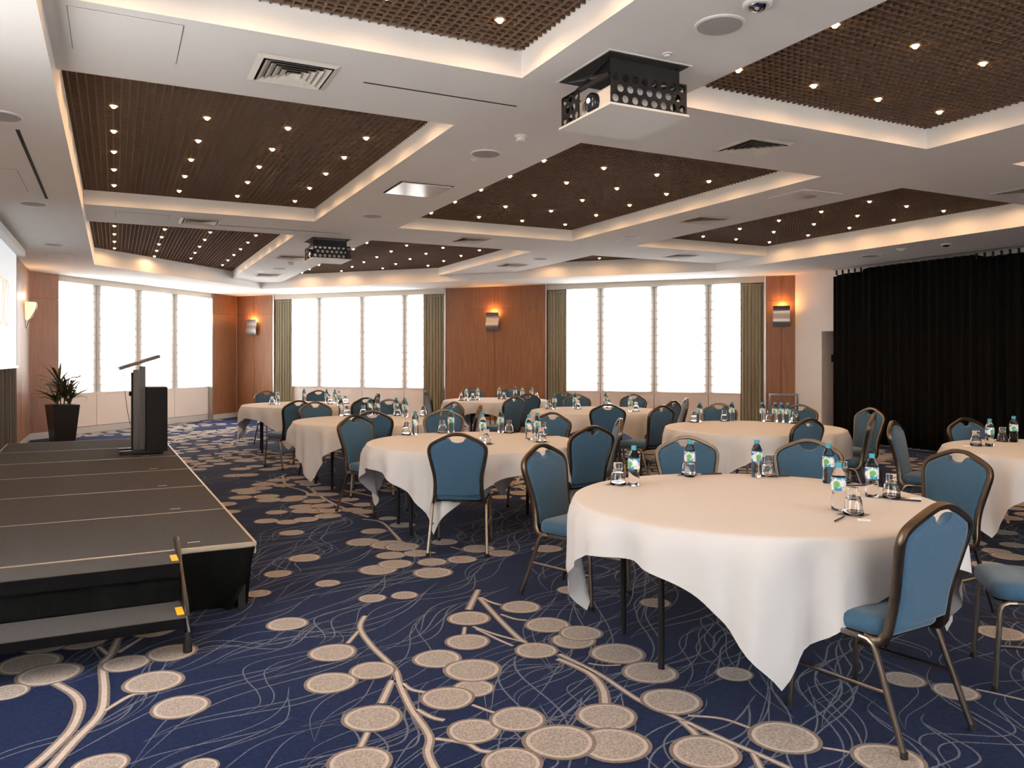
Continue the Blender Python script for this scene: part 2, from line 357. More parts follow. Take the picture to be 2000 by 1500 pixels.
# egg-crate grids
def clip(poly, f):          # keep points with f >= 0
    out = []
    for i, p in enumerate(poly):
        q = poly[(i+1)%len(poly)]; fp, fq = f(p), f(q)
        if fp >= 0: out.append(p)
        if fp*fq < 0: t = fp/(fp-fq); out.append((p[0]+(q[0]-p[0])*t, p[1]+(q[1]-p[1])*t))
    return out
coffers = {}
cname = {(0,0):'front left coffer',(1,0):'front centre coffer',(2,0):'front right coffer',(0,1):'big left coffer',(1,1):'central coffer',(2,1):'right coffer',
         (0,2):'far left coffer',(1,2):'far centre coffer',(2,2):'far triangular coffer'}
for i, (a0,a1) in enumerate(AC):
    for j, (b0,b1) in enumerate(ROWS):
        poly = rect(a0,a1,b0,b1 if b1 else 21)
        if b1 is None:
            poly = clip(poly, (lambda p: C2far(p[0])-p[1]) if i == 0 else (lambda p: Eb(p[0])-p[1]))
        coffers[i,j] = poly
        MB().prism(poly, 3.68, 3.78).build('plenum_lid', M['plenum'], ceil)
        g = MB(); st = .0545; t = .0054
        def span(axis, c):
            vs = []
            for q in range(len(poly)):
                p, r = poly[q], poly[(q+1)%len(poly)]
                if (p[axis]-c)*(r[axis]-c) < 0:
                    s_ = (c-p[axis])/(r[axis]-p[axis]); vs.append(p[1-axis]+(r[1-axis]-p[1-axis])*s_)
            return (min(vs), max(vs)) if len(vs) >= 2 else None
        a = a0+st*.6
        while a < a1:
            s_ = span(0, a)
            if s_ : g.box(a-t, a+t, s_[0], s_[1], ZG, ZG+.045)
            a += st
        b = b0+st*.6
        while b < (b1 or 21):
            s_ = span(1, b)
            if s_: g.box(s_[0], s_[1], b-t, b+t, ZG+.0004, ZG+.0452)
            b += st
        gr = g.build('ceiling_grille', M['grid'])
        tag(gr, 'brown open-cell ceiling grille in the '+cname[i,j], 'ceiling grille', 'ceiling grilles in the coffers')
# downlights
dl_me = MB(); dl_me.lathe([(.030,.012),(.036,.012),(.036,0),(.030,-.004)], 14, cap0=False, cap1=False); dl_me.mi = 1
dl_me.lathe([(.001,-.021),(.011,-.018),(.018,-.009),(.021,.0),(.017,.010),(.001,.012)], 12, cap0=False, cap1=False)
dl_me = dl_me.mesh('downlight', [M['rim'],M['bulb']], 'full')
lamp = bpy.data.lights.new('downlight_lamp','SPOT'); lamp.spot_size = math.radians(179); lamp.spot_blend = .4; lamp.energy = LAMP_W; lamp.color = LAMP_COL; lamp.shadow_soft_size = .02
order = ['first','second','third','fourth']; rowo = ['nearest','second','third','fourth','fifth','sixth','seventh','eighth','ninth']
COLS = {q_: [KI*x_ for x_ in l_] for q_, l_ in {0:[-.01,.60,1.18,1.79],1:[3.40,4.03,4.63,5.26],2:[6.93,7.54,8.15,8.80]}.items()}
RB = {q_: [KI*x_ for x_ in l_] for q_, l_ in {0:[.85,1.57,2.30,3.02,3.75],1:[5.52,6.22,6.90,7.58,8.29,9.04],2:[11.08,11.78,12.55,13.35,14.15,14.95,15.75,16.45]}.items()}
for (i,j), poly in coffers.items():
    for ci, a in enumerate(COLS[i]):
        for ri, b in enumerate(RB[j]):
            if j == 2 and b > Pb(a)-.15: continue
            o = inst('downlight', dl_me, None, (a,b,ZG-.004))
            tag(o, 'glowing downlight, %s from left in the %s row of the %s' % (order[ci], rowo[ri], cname[i,j]), 'downlight', 'downlights in the coffer grilles')
            l = bpy.data.objects.new('downlight_lamp', lamp); COL.objects.link(l); l.parent = o; l.location = (0,0,-.03)

# ------------------------------------------------------------------ walls and windows
wl = struct(empty('wall_left')); WB0, WB1 = 2.4, 4.5
for bx in ((WB1,K1.y+.2,0,ZTOP),(BN,WB0,0,ZTOP),(WB0,WB1,0,.85),(WB0,WB1,3.0,ZTOP)): MB().box(WL-.3, WL, bx[0], bx[1], bx[2], bx[3]).build('wall_section', M['wallwhite'], wl)
w_ = struct(empty('window_4'), 'unseen window added in the left wall beside the viewer for daylight'); MB().box(WL-.18, WL-.17, WB0, WB1, .85, 3.0).build('pane', M['pane'], w_)  # out-of-view window added to bring daylight from the left
MB().add([(WL-.06,WB0,.85),(WL-.06,WB1,.85),(WL-.06,WB1,3.0),(WL-.06,WB0,3.0)],[(0,1,2,3)]).build('blind', M['blind'], w_)  # translucent sheet added to dim and spread that daylight
for q_ in ((WB0+WB1)/2,): MB().box(WL-.2, WL-.12, q_-.03, q_+.03, .85, 3.0).build('mullion', M['frame'], w_)
for b0, b1 in ((14.05,15.5),(15.51,17.03)):
    MB().box(WL, WL+.02, b0, b1, .12, HB).build('wood_panel', M['wood'], wl)
struct(MB().box(WL, WL+.024, 5, 17.03, 0, .12).build('baseboard_left', M['skirting']))
wn = struct(empty('wall_near')); NW = [(-.9,1.7),(3.0,5.6)]
def portal(loc, rot, sx, sy):
    l = bpy.data.lights.new('window_portal','AREA'); l.shape = 'RECTANGLE'; l.size = sx; l.size_y = sy; l.cycles.is_portal = True
    o = bpy.data.objects.new('window_portal', l); COL.objects.link(o); o.location = loc; o.rotation_euler = rot
MB().box(WL-.3, 12.7, BN-.3, BN, 0, .5).build('lower_wall', M['wallwhite'], wn); MB().box(WL-.3, 12.7, BN-.3, BN, 3.0, ZTOP).build('lintel', M['wallwhite'], wn)
for p_, q_ in zip([WL-.3]+[x[1] for x in NW], [x[0] for x in NW]+[12.7]): MB().box(p_, q_, BN-.3, BN, .5, 3.0).build('pier', M['wallwhite'], wn)
portal((WL-.25, (WB0+WB1)/2, 1.925), (PI/2,0,-PI/2), WB1-WB0, 2.15)
for n_, (p_, q_) in enumerate(NW):
    w_ = struct(empty('window_%d' % (5+n_)), 'unseen window added in the wall behind the viewer for daylight')  # out-of-view windows added as fill daylight from behind the camera
    MB().box(p_, q_, BN-.18, BN-.17, .5, 3.0).build('pane', M['pane'], w_)
    MB().box((p_+q_)/2-.03, (p_+q_)/2+.03, BN-.2, BN-.12, .5, 3.0).build('mullion', M['frame'], w_)
    MB().add([(p_,BN-.06,.5),(q_,BN-.06,.5),(q_,BN-.06,3.0),(p_,BN-.06,3.0)],[(0,1,2,3)]).build('blind', M['blind'], w_)  # translucent sheet added to soften the fill daylight
    portal(((p_+q_)/2, BN-.25, 1.75), (PI/2,0,0), q_-p_, 2.5)

def build_window(idx, w, s0, s1, ulist, name_lbl, mw=.10):
    """recess from s0 to s1; mullions at wall distances ulist"""
    win = struct(empty('window_%d' % idx), name_lbl)
    g = MB(); wbox(g, w, s0, s1, -.262, -.256, .80, 3.0); g.build('pane', M['pane'], win)
    for s in ulist:
        g = MB(); wbox(g, w, s-mw, s+mw, -.36, -.137, .80, 3.02); g.build('mullion', M['frame'], win)
    portal(w.pt((s0+s1)/2, -.40, 1.9), (PI/2, 0, w.ang+PI), s1-s0, 2.3)
    g = MB(); wbox(g, w, s0, s1, -.30, -.10, .775, .80); g.build('sill', M['cream'], win)
    g = MB(); wbox(g, w, s0, s1, -.15, -.02, 2.985, H); g.build('pelmet', M['pelmet'], win)
    return win
def lower_panels(wobj, w, s0, s1, joints):
    e = [s0]+joints+[s1]
    for p, q in zip(e[:-1], e[1:]):
        g = MB(); wbox(g, w, p+.006, q-.006, -.12, -.10, .14, .79); g.build('lower_panel', M['cream'], wobj)
    g = MB(); wbox(g, w, s0, s1, -.34, -.12, 0, .775); g.build('lower_wall', M['dark'], wobj)
    g = MB(); wbox(g, w, s0, s1, -.12, -.095, 0, .13); g.build('skirting', M['skirting'], wobj)
    g = MB(); wbox(g, w, s0, s1, -.36, -.15, 3.0, ZTOP); g.build('lintel', M['wallwhite'], wobj)
def pier(wobj, w, s0, s1, joints=(), edge=(True,True), top=True):
    g = MB(); wbox(g, w, s0+.001, s1-.001, -.36, -.02, 0, ZTOP); g.build('pier', M['grey'], wobj)
    e = [s0]+list(joints)+[s1]; zt = 2.62
    for p, q in zip(e[:-1], e[1:]):
        for z0, z1 in ((.12,zt-.003),(zt+.003,H)):
            g = MB(); wbox(g, w, p+.004, q-.004, -.02, 0, z0, z1); g.build('wood_panel', M['wood'], wobj)
    g = MB(); wbox(g, w, s0, s1, -.015, .012, 0, .12); g.build('skirting', M['skirting'], wobj)
    for k_, s in enumerate((s0, s1)):
        if edge[k_]:
            d = -.035 if k_ == 0 else 0
            g = MB(); wbox(g, w, s+d, s+d+.035, -.36, .006, 0, H); g.build('edge_trim', M['alu'], wobj)

wfl = struct(empty('wall_far_left')); wf = struct(empty('wall_far'))
hl = lambda u: WFL.hit(u, -.10); hf = lambda u: WF.hit(u, -.08)
sL0, sL1 = WFL.hit(115), WFL.hit(416)
pier(wfl, WFL, 0, sL0, edge=(False,False)); pier(wfl, WFL, sL1, WFL.len-.0, edge=(True,False))
q_ = WFL.pt(WFL.len,-.02); MB().prism([WFL.pt(WFL.len-.001,-.02)[:2],(q_[0]+.02,q_[1]-.02),(K2.x+.5,K2.y+.05),(K2.x+.4,K2.y+.6),(K2.x-.4,K2.y+.5)],0,ZTOP).build('corner_post', M['wallwhite'], wfl)
mL = [hl(189), hl(270), hl(341)]
lower_panels(wfl, WFL, sL0, sL1, mL)
build_window(1, WFL, sL0, sL1, [mL[0]+.02,mL[1]+.02,mL[2]+.02], 'wide window in the far left diagonal wall behind the stage', .13)
sA = [0.0, WF.hit(533), WF.hit(871), WF.hit(1065), WF.hit(1496), WF.len]
pier(wf, WF, sA[0], sA[1], [WF.hit(496)], (False,True)); pier(wf, WF, sA[2], sA[3], [WF.hit(966)]); pier(wf, WF, sA[4], sA[5], [WF.hit(1526)], (True,False))
mA = [hf(622), hf(706), hf(789)]; mB = [hf(1172), hf(1277), hf(1383)]
lower_panels(wf, WF, sA[1]+.036, sA[2]-.036, mA); lower_panels(wf, WF, sA[3]+.036, sA[4]-.036, mB)
build_window(2, WF, sA[1]+.036, sA[2]-.036, mA, 'window between the two left wood panelled piers of the far wall')
build_window(3, WF, sA[3]+.036, sA[4]-.036, mB, 'right-hand window of the far wall')

# roman blinds
blind_lbl = {}
def roman_blind(w, s0, s1, label):
    wdt = s1-s0; p = w.pt((s0+s1)/2, -.115, .80); t = empty('roman_blind', p, w.ang)
    hh = 2.185; n = 13; g = MB(); vs = []; rows = []
    for i in range(n*3+1):
        zz = hh*i/(n*3); bul = (.0, .006, .004)[i % 3]
        rows.append([(-wdt/2, -bul, zz), (0, -bul-.002, zz), (wdt/2, -bul, zz)])
    g.rings(rows, False, False, False)
    g.build('fabric', M['blind'], t, True)
    for i in range(1, n):
        z0 = hh*i/n; MB().box(-wdt/2, wdt/2, -.014, -.009, z0-.008, z0+.008).build('batten', M['batten'], t)
    MB().box(-wdt/2, wdt/2, -.014, .004, -.012, .018).build('bottom_bar', M['batten'], t)
    MB().box(-wdt/2, wdt/2, -.03, .01, hh, hh+.03).build('head_rail', M['pelmet'], t)
    tag(t, label, 'blind', 'roman blinds in the windows')
def blinds(w, edges, txt):
    for i in range(4):
        roman_blind(w, edges[i]+.008, edges[i+1]-.008, 'white translucent roman blind, %s from left, %s' % (order[i], txt))
blinds(WFL, [sL0+.01]+mL+[hl(409)], 'far left window behind the lectern')
blinds(WF, [sA[1]+.05]+mA+[sA[2]-.05], 'middle window of the far wall')
blinds(WF, [sA[3]+.05]+mB+[sA[4]-.05], 'right-hand window of the far wall')
# drapes
def drape(name, p, ang, wdt, z0, z1, folds, amp, m, label, cat, topdip=None, seed=1, thick=.004):
    r = random.Random(seed); n = folds*8; t = empty(name, (p[0],p[1],z0), ang); g = MB(); hh = z1-z0
    ph = [r.uniform(.7,1.3) for _ in range(folds+2)]
    lv = [0,.1,.2,.3,.4,.5,.6,.7,.8,.88,.95,1]; rows = []
    for l in lv:
        row = []
        for i in range(n+1):
            x = -wdt/2+wdt*i/n; fo = i/8; aa = amp*ph[int(fo)]*(1.0-.45*l)
            y = aa*math.sin(2*PI*fo) + .25*aa*math.sin(4.3*fo)
            top = hh - (topdip(x) if topdip else 0)
            row.append((x+.1*aa*math.cos(2*PI*fo), y, top*l))
        rows.append(row)
    g.rings(rows, False, False, False)
    o = g.build('fabric', m, t, 'full')
    md = o.modifiers.new('thickness','SOLIDIFY'); md.thickness = thick; md.offset = 0
    tag(t, label, cat); return t
def wdrape(u0, u1, label, seed):
    s0, s1 = WF.hit(u0, -.05), WF.hit(u1, -.05); p = WF.pt((s0+s1)/2, -.045)
    t = drape('curtain', p, WF.ang, s1-s0, .03, 2.985, 7, .032, M['drape'], label, 'curtain', seed=seed); t['group'] = 'olive drapes beside the far windows'
    MB().box(-(s1-s0)/2, (s1-s0)/2, -.012, .012, 2.90, 2.925).build('heading_tape', M['drape'], t)
wdrape(536, 571, 'olive drape at the left side of the middle window', 1)
wdrape(827, 868, 'olive drape at the right side of the middle window', 2)
wdrape(1068, 1107, 'olive drape at the left side of the right-hand window', 3)
wdrape(1446, 1494, 'olive drape at the right side of the right-hand window', 4)
drape('curtain', (WL+.075, 12.4), PI/2, 3.2, .03, 2.6, 22, .035, M['shadedrape'], 'olive curtain with painted-in shade hanging below the projection screen on the left wall', 'curtain', seed=5)

# right wall with door recess and black stage drape
wr = struct(empty('wall_right'))
MB().box(WR, WR+1.2, 10.70, K3.y+.3, 0, ZTOP).build('wall_section', M['wallwhite'], wr)
MB().box(WR, WR+1.2, 9.5, 10.70, 2.0, ZTOP).build('wall_section', M['wallwhite'], wr)
MB().box(WR, WR+1.2, BN, 9.5, 0, ZTOP).build('wall_section', M['wallwhite'], wr)
MB().box(WR-.012, WR, 10.70, K3.y, 0, .1).build('skirting', M['skirting'], wr)
d1 = struct(MB().box(WR+.55, WR+.60, 9.5, 10.70, 0, 2.0).build('door_1', M['grey']), 'grey door in the recess beside the black drape')
MB().box(WR+.50, WR+.55, 9.6, 9.63, .98, 1.02).build('door_handle', M['chrome'], d1)
sg = empty('door_sign', (WR+.30, 10.69, 1.50)); MB().box(-.06,.06,-.02,.004,-.07,.07).build('sign_body', M['blackplastic'], sg)
MB().box(-.03,.04,-.024,-.02,-.05,.04).build('sign_face', emit('sign_face',(.8,.8,.95),.8), sg)
tag(sg, 'small dark sign with a white face in the door recess', 'sign')
def dipr(x):
    b = 3.7 + x
    return .055*max(0,min(1,(b-9.55)/.1)) + .05*max(0,min(1,(b-5.9)/.2))*max(0,min(1,(7.65-b)/.2)) + .03*max(0,min(1,(b-10.05)/.15))
bd = drape('stage_drape', (WR-.2, 3.7), PI/2, 13.1, .05, 3.045, 95, .045, M['black'], 'floor length black velour drape closing off the right-hand side of the hall', 'drape', topdip=dipr, seed=9, thick=.006)
MB().tube([(-6.55,0,3.02),(6.55,0,3.02)], .014).build('rail', M['alu'], bd)
hk = MB().box(-.012,.012,-.012,.012,-.07,.015).mesh('hook', M['blackmetal'])
for b in [10.18-.13*q for q in range(5)] + [7.6-.125*q for q in range(13)]:
    inst('hook', hk, bd, (b-3.7, 0, 3.0))

# ------------------------------------------------------------------ wall lamps
def wave_sconce(s, z, label):
    p = WF.pt(s, .005, z); t = empty('wall_sconce', p, WF.ang)     # local -y points into the room
    prof = []
    for i in range(15):
        q = i/14; zz = -.20+.40*q; y = -(.07+.055*q+.03*math.sin(q*2*PI)); prof.append((y, zz))
    g = MB(); rs = [[(-.155,y,zz),(.155,y,zz),(.155,y-.004,zz),(-.155,y-.004,zz)] for y,zz in prof]; g.rings(rs)
    g.build('shade', M['alu'], t, 50)
    MB().box(-.11,.11,-.02,0,-.16,.14).build('back_plate', M['alu'], t)
    MB().box(-.13,.13,-.10,-.03,.150,.156).build('diffuser', M['sconceglow'], t)
    MB().box(-.02,.02,-.08,-.02,-.02,.02).build('bracket', M['alu'], t)
    l = bpy.data.lights.new('sconce_lamp','POINT'); l.energy = 6; l.color = (1,.42,.12); l.shadow_soft_size = .04
    lo = bpy.data.objects.new('sconce_lamp', l); COL.objects.link(lo); lo.parent = t; lo.location = (0,-.065,.205)
    tag(t, label, 'wall lamp', 'wavy metal wall lamps')
wave_sconce(WF.hit(496), 2.29, 'wavy metal wall lamp on the narrow wood pier by the left corner')
wave_sconce(WF.hit(965), 2.32, 'wavy metal wall lamp on the broad wood pier between the windows')
wave_sconce(WF.hit(1527), 2.31, 'wavy metal wall lamp on the wood pier beside the white wall')
t = empty('glass_sconce', (WL+.02, 16.26, 2.36))
g = MB(); rs = []
for q in range(9):
    f_ = q/8; z = -.20+.32*f_; r = .02+.115*math.sin(f_*PI/2)**.8
    rs.append([(r*math.sin(PI*i/12)*1.2, r*1.0*math.cos(PI*i/12), z) for i in range(13)])
g.rings(rs, True, True, True); g.build('glass_bowl', M['lampglass'], t, 'full')
MB().box(-.0,.012,-.03,.03,-.33,.10).build('back_plate', M['alu'], t)
g = MB(); g.tube([(.17,0,.10),(.165,0,.0),(.12,0,-.12),(.05,0,-.20),(.02,0,-.34)], .012); g.build('stem', M['alu'], t, True)
l = bpy.data.lights.new('sconce_lamp','POINT'); l.energy = 5; l.color = (1,.55,.2); l.shadow_soft_size = .05
lo = bpy.data.objects.new('sconce_lamp', l); COL.objects.link(lo); lo.parent = t; lo.location = (.12,0,.22)
tag(t, 'tulip shaped glass wall lamp beside the projection screen', 'wall lamp')

# ------------------------------------------------------------------ projection screen
t = empty('projection_screen', (WL+.16, 11.55, 1.36))
MB().box(-.004,.004,-1.75,1.75,.03,1.60).build('screen_surface', M['screen'], t)
for y0,y1 in ((-1.80,-1.75),(1.75,1.80)): MB().box(-.005,.005,y0,y1,.03,1.60).build('screen_border', M['blackplastic'], t)
MB().box(-.005,.005,-1.80,1.80,1.60,1.685).build('screen_border', M['blackplastic'], t)
MB().box(-.02,.02,-1.82,1.82,0,.035).build('weight_bar', M['alu'], t)
MB().box(-.10,.10,-1.9,1.9,1.60,1.685).build('screen_case', M['white'], t)
g = MB()
for cy_, wx in ((-.62,.27),(-.40,.27),(0,.34),(.40,.27),(.62,.27)):
    for sd in (1,):
        pts = [(.0065, cy_+wx*math.cos(q*2*PI/40)*abs(math.cos(q*2*PI/40))**.3, .85+.29*math.sin(q*2*PI/40)) for q in range(40)]
        g.sweep(pts, [(-.008,0),(.008,0),(.008,.001),(-.008,.001)], (1,0,0), True)
g.build('emblem', M['orange'], t)
tag(t, 'lit projection screen with an orange looped emblem at the left edge', 'projection screen')

# ------------------------------------------------------------------ ceiling fittings
def diffuser_proto(sz=.48):
    t = empty('air_vent')
    h_ = sz/2
    def ringq(r0, z0, r1, z1):
        a_ = [(-r0,-r0,z0),(r0,-r0,z0),(r0,r0,z0),(-r0,r0,z0)]; b_ = [(-r1,-r1,z1),(r1,-r1,z1),(r1,r1,z1),(-r1,r1,z1)]
        g = MB(); g.add(a_+b_, [(i,(i+1)%4,4+(i+1)%4,4+i) for i in range(4)]); g.add([(p[0],p[1],p[2]+.003) for p in a_+b_], [(4+i,4+(i+1)%4,(i+1)%4,i) for i in range(4)]); return g
    MB().box(-h_*.9,h_*.9,-h_*.9,h_*.9,-.003,-.001).build('backing', M['dark'], t)
    ringq(h_,-.004,h_*.86,-.016).build('frame', M['ventwhite'], t)
    for q in range(5):
        r = h_*(.80-.155*q); ringq(r,-.022,r-.038,-.004).build('louver', M['ventwhite'], t)
    return t
vp = diffuser_proto(); first = True
for (a,b,lbl) in [(.90,4.59,'between the two left coffers overhead'),(4.35,4.64,'in front of the central coffer, right of the near projector'),(.89,10.02,'small in the beam behind the big left coffer'),
                  (4.31,9.95,'behind the central coffer'),(6.10,12.3,'in the beam end left of the triangular coffer'),(6.10,7.32,'in the beam right of the central coffer'),
                  (7.89,10.02,'behind the right-hand coffer'),(7.85,4.70,'near the right edge of the picture'),(2.62,15.8,'at the far end of the left beam'),(2.50,12.9,'hidden partly by the small projector')]:
    L_ = 'square louvred ceiling air vent '+lbl
    a *= KI; b *= KI
    if first: vp.location = (a,b,HI); vp['label'] = L_; tag(vp, None, 'air vent', 'square ceiling air vents'); first = False
    else: dup(vp, (a,b,HI), 0, L_)
def round_speaker(a, b, z, r, label):
    t = empty('ceiling_speaker', (a,b,z)); MB().lathe([(r,0),(r,-.006),(r*.93,-.010)], 28, cap0=False).build('rim', M['white'], t, 30)
    MB().lathe([(r*.90,-.0102),(r*.5,-.014),(.002,-.0145)], 28, cap0=False, cap1=False).build('grille', M['speaker'], t, 'full')
    tag(t, label, 'ceiling speaker', 'round ceiling speakers')
for a,b,z,l_ in [(2.62,3.02,H,'beside the near projector'),(2.61,5.72,H,'between the left and central coffers'),(2.60,8.77,H,'far along the left beam'),(6.10,8.8,H,'far along the beam right of the central coffer'),
               (-.76,9.64,HB,'in the left soffit above the stage'),(-.77,12.94,HB,'in the left soffit near the screen end'),(6.12,11.3,H,'at the end of the right beam'),(-.68,6.26,HB,'in the left soffit at the left edge'),
               (10.55,8.7,H,'above the left end of the black drape'),(10.4,6.0,H,'above the black drape near the right edge'),(2.62,14.6,H,'at the far end of the left beam')]:
    if a > 0 and a < 9: a *= KI; b *= KI; z = HI
    round_speaker(a,b,z,.13,'round white ceiling speaker '+l_)
t = empty('ceiling_speaker', (6.62,6.28,HI)); MB().box(-.27,.27,-.26,.26,-.008,-.001).build('tile', M['white'], t); MB().lathe([(.12,-.008),(.12,-.012),(.002,-.014)],24,cap0=False,cap1=False).build('grille', M['speaker'], t, 'full')
tag(t, 'round ceiling speaker set in a square white tile', 'ceiling speaker')
def smoke(a,b,lbl):
    t = empty('smoke_detector', (a*KI,b*KI,HI)); MB().lathe([(.05,0),(.05,-.012),(.044,-.018)], 20, cap0=False).build('base', M['ventwhite'], t, 30); MB().lathe([(.036,-.018),(.040,-.04),(.030,-.048)],20,cap0=False).build('head', M['white'], t, 30); tag(t, lbl, 'smoke detector', 'smoke detectors')
smoke(2.63,5.16,'smoke detector in front of the round speaker between the coffers'); smoke(2.63,13.6,'smoke detector beyond the small projector')
def dome(a,b,z,lbl,m='white'):
    t = empty('dome_sensor', (a,b,z)); MB().lathe([(.07,0),(.07,-.01),(.06,-.016)],20,cap0=False).build('base', M['white'], t, 30); MB().lathe([(.045,-.016),(.036,-.034),(.002,-.042)],20,cap0=False,cap1=False).build('lens', M[m], t, 'full'); tag(t, lbl, 'ceiling sensor', 'ceiling sensors')
dome(2.83,2.99,HI,'round sensor at the top edge of the picture','chrome'); dome(10.3,7.95,H,'dome sensor above the black drape','whitegloss'); dome(10.45,7.35,H,'dark dome sensor above the black drape','blackplastic')
sp = MB(); sp.lathe([(.028,0),(.030,-.006),(.014,-.010),(.012,-.016),(.001,-.017)],14,cap0=False,cap1=False); spm = sp.mesh('sprinkler', M['white'], 40)
for a,b,z,l_ in [(2.62,3.43,H,'beside the near projector'),(-.72,10.0,HB,'in the left soffit'),(2.60,5.95,H,'behind the beam speaker'),(-.72,13.3,HB,'near the screen end of the left soffit'),(6.1,9.1,H,'in the right beam'),(10.5,8.45,H,'over the drape')]:
    if a > 0 and a < 9: a *= KI; b *= KI; z = HI
    tag(inst('sprinkler', spm, None, (a,b,z)), 'small white sprinkler head '+l_, 'sprinkler', 'sprinkler heads')
# flush hatch between the coffers
t = empty('ceiling_hatch', (2.797,7.82,HI)); MB().box(-.28,.28,-.30,.30,-.003,-.001).build('gap', M['dark'], t); MB().box(-.262,.262,-.282,.282,-.012,-.004).build('lid', M['whitegloss'], t)
tag(t, 'closed glossy white lift lid in the ceiling between the left and central coffers', 'ceiling hatch')
def access(a0,a1,b0,b1,z,lbl):
    if z == 'beam': a0 *= KI; a1 *= KI; b0 *= KI; b1 *= KI; z = HI
    t = empty('access_panel', ((a0+a1)/2,(b0+b1)/2,z)); x = (a1-a0)/2; y = (b1-b0)/2
    MB().box(-x,x,-y,y,-.0015,-.0005).build('gap', M['grey'], t); MB().box(-x+.004,x-.004,-y+.004,y-.004,-.004,-.0018).build('panel', M['plaster'], t); tag(t, lbl, 'access panel', 'ceiling access panels')
access(-.20,.30,4.18,4.75,'beam','square access panel left of the overhead vent'); access(.0,.55,9.75,10.15,'beam','square access panel behind the big left coffer'); access(-1.25,-.75,8.0,9.0,HB,'square access panel in the left soffit over the stage'); access(-.95,-.55,14.0,14.5,HB,'small access panel at the far end of the left soffit')
def slot(a0,a1,b0,b1,z,lbl):
    if z == 'beam': a0 *= KI; a1 *= KI; b0 *= KI; b1 *= KI; z = HI
    t = MB().box(a0,a1,b0,b1,z-.003,z-.0005).build('ceiling_slot', M['dark']); tag(t, lbl, 'ceiling slot', 'slots in the ceiling')
slot(1.30,2.30,4.565,4.578,'beam','long thin ceiling slot left of the near projector'); slot(2.86,3.35,4.565,4.575,'beam','short thin ceiling slot right of the near projector'); slot(-.63,-.605,6.6,9.3,HB,'long dark slot in the left soffit'); slot(1.0,2.6,10.2,10.21,'beam','thin slot before the small projector')

# ------------------------------------------------------------------ projectors in lifts
def perforated(wd_, ht, cols, rows, r, th=.004, skip=()):
    g = MB(); cw = wd_/cols; chh = ht/rows; n = 12
    for j in range(rows):
        off = .5 if j % 2 else 0
        cells = [(i+off) for i in range(cols)] if not off else [(i+off) for i in range(cols-1)]
        z0, z1 = j*chh, (j+1)*chh
        if off:
            for x0, x1 in ((0,cw/2),(wd_-cw/2,wd_)): g.box(x0,x1,0,th,z0,z1)
        for c_ in cells:
            x0, x1 = c_*cw, (c_+1)*cw; cx_, cz = (x0+x1)/2, (z0+z1)/2
            sq = []; ci = []
            for q in range(n):
                an = 2*PI*q/n + PI/4; dx, dz = math.cos(an), math.sin(an); k_ = 1/max(abs(dx),abs(dz))
                sq.append((cx_+dx*k_*cw/2, cz+dz*k_*chh/2)); ci.append((cx_+dx*r, cz+dz*r))
            for y in (0,th):
                vs = [(p[0],y,p[1]) for p in sq]+[(p[0],y,p[1]) for p in ci]
                g.add(vs, [(q,(q+1)%n,n+(q+1)%n,n+q) if y == 0 else (n+q,n+(q+1)%n,(q+1)%n,q) for q in range(n)])
            g.add([(p[0],0,p[1]) for p in ci]+[(p[0],th,p[1]) for p in ci], [(q,(q+1)%n,n+(q+1)%n,n+q) for q in range(n)])
    return g
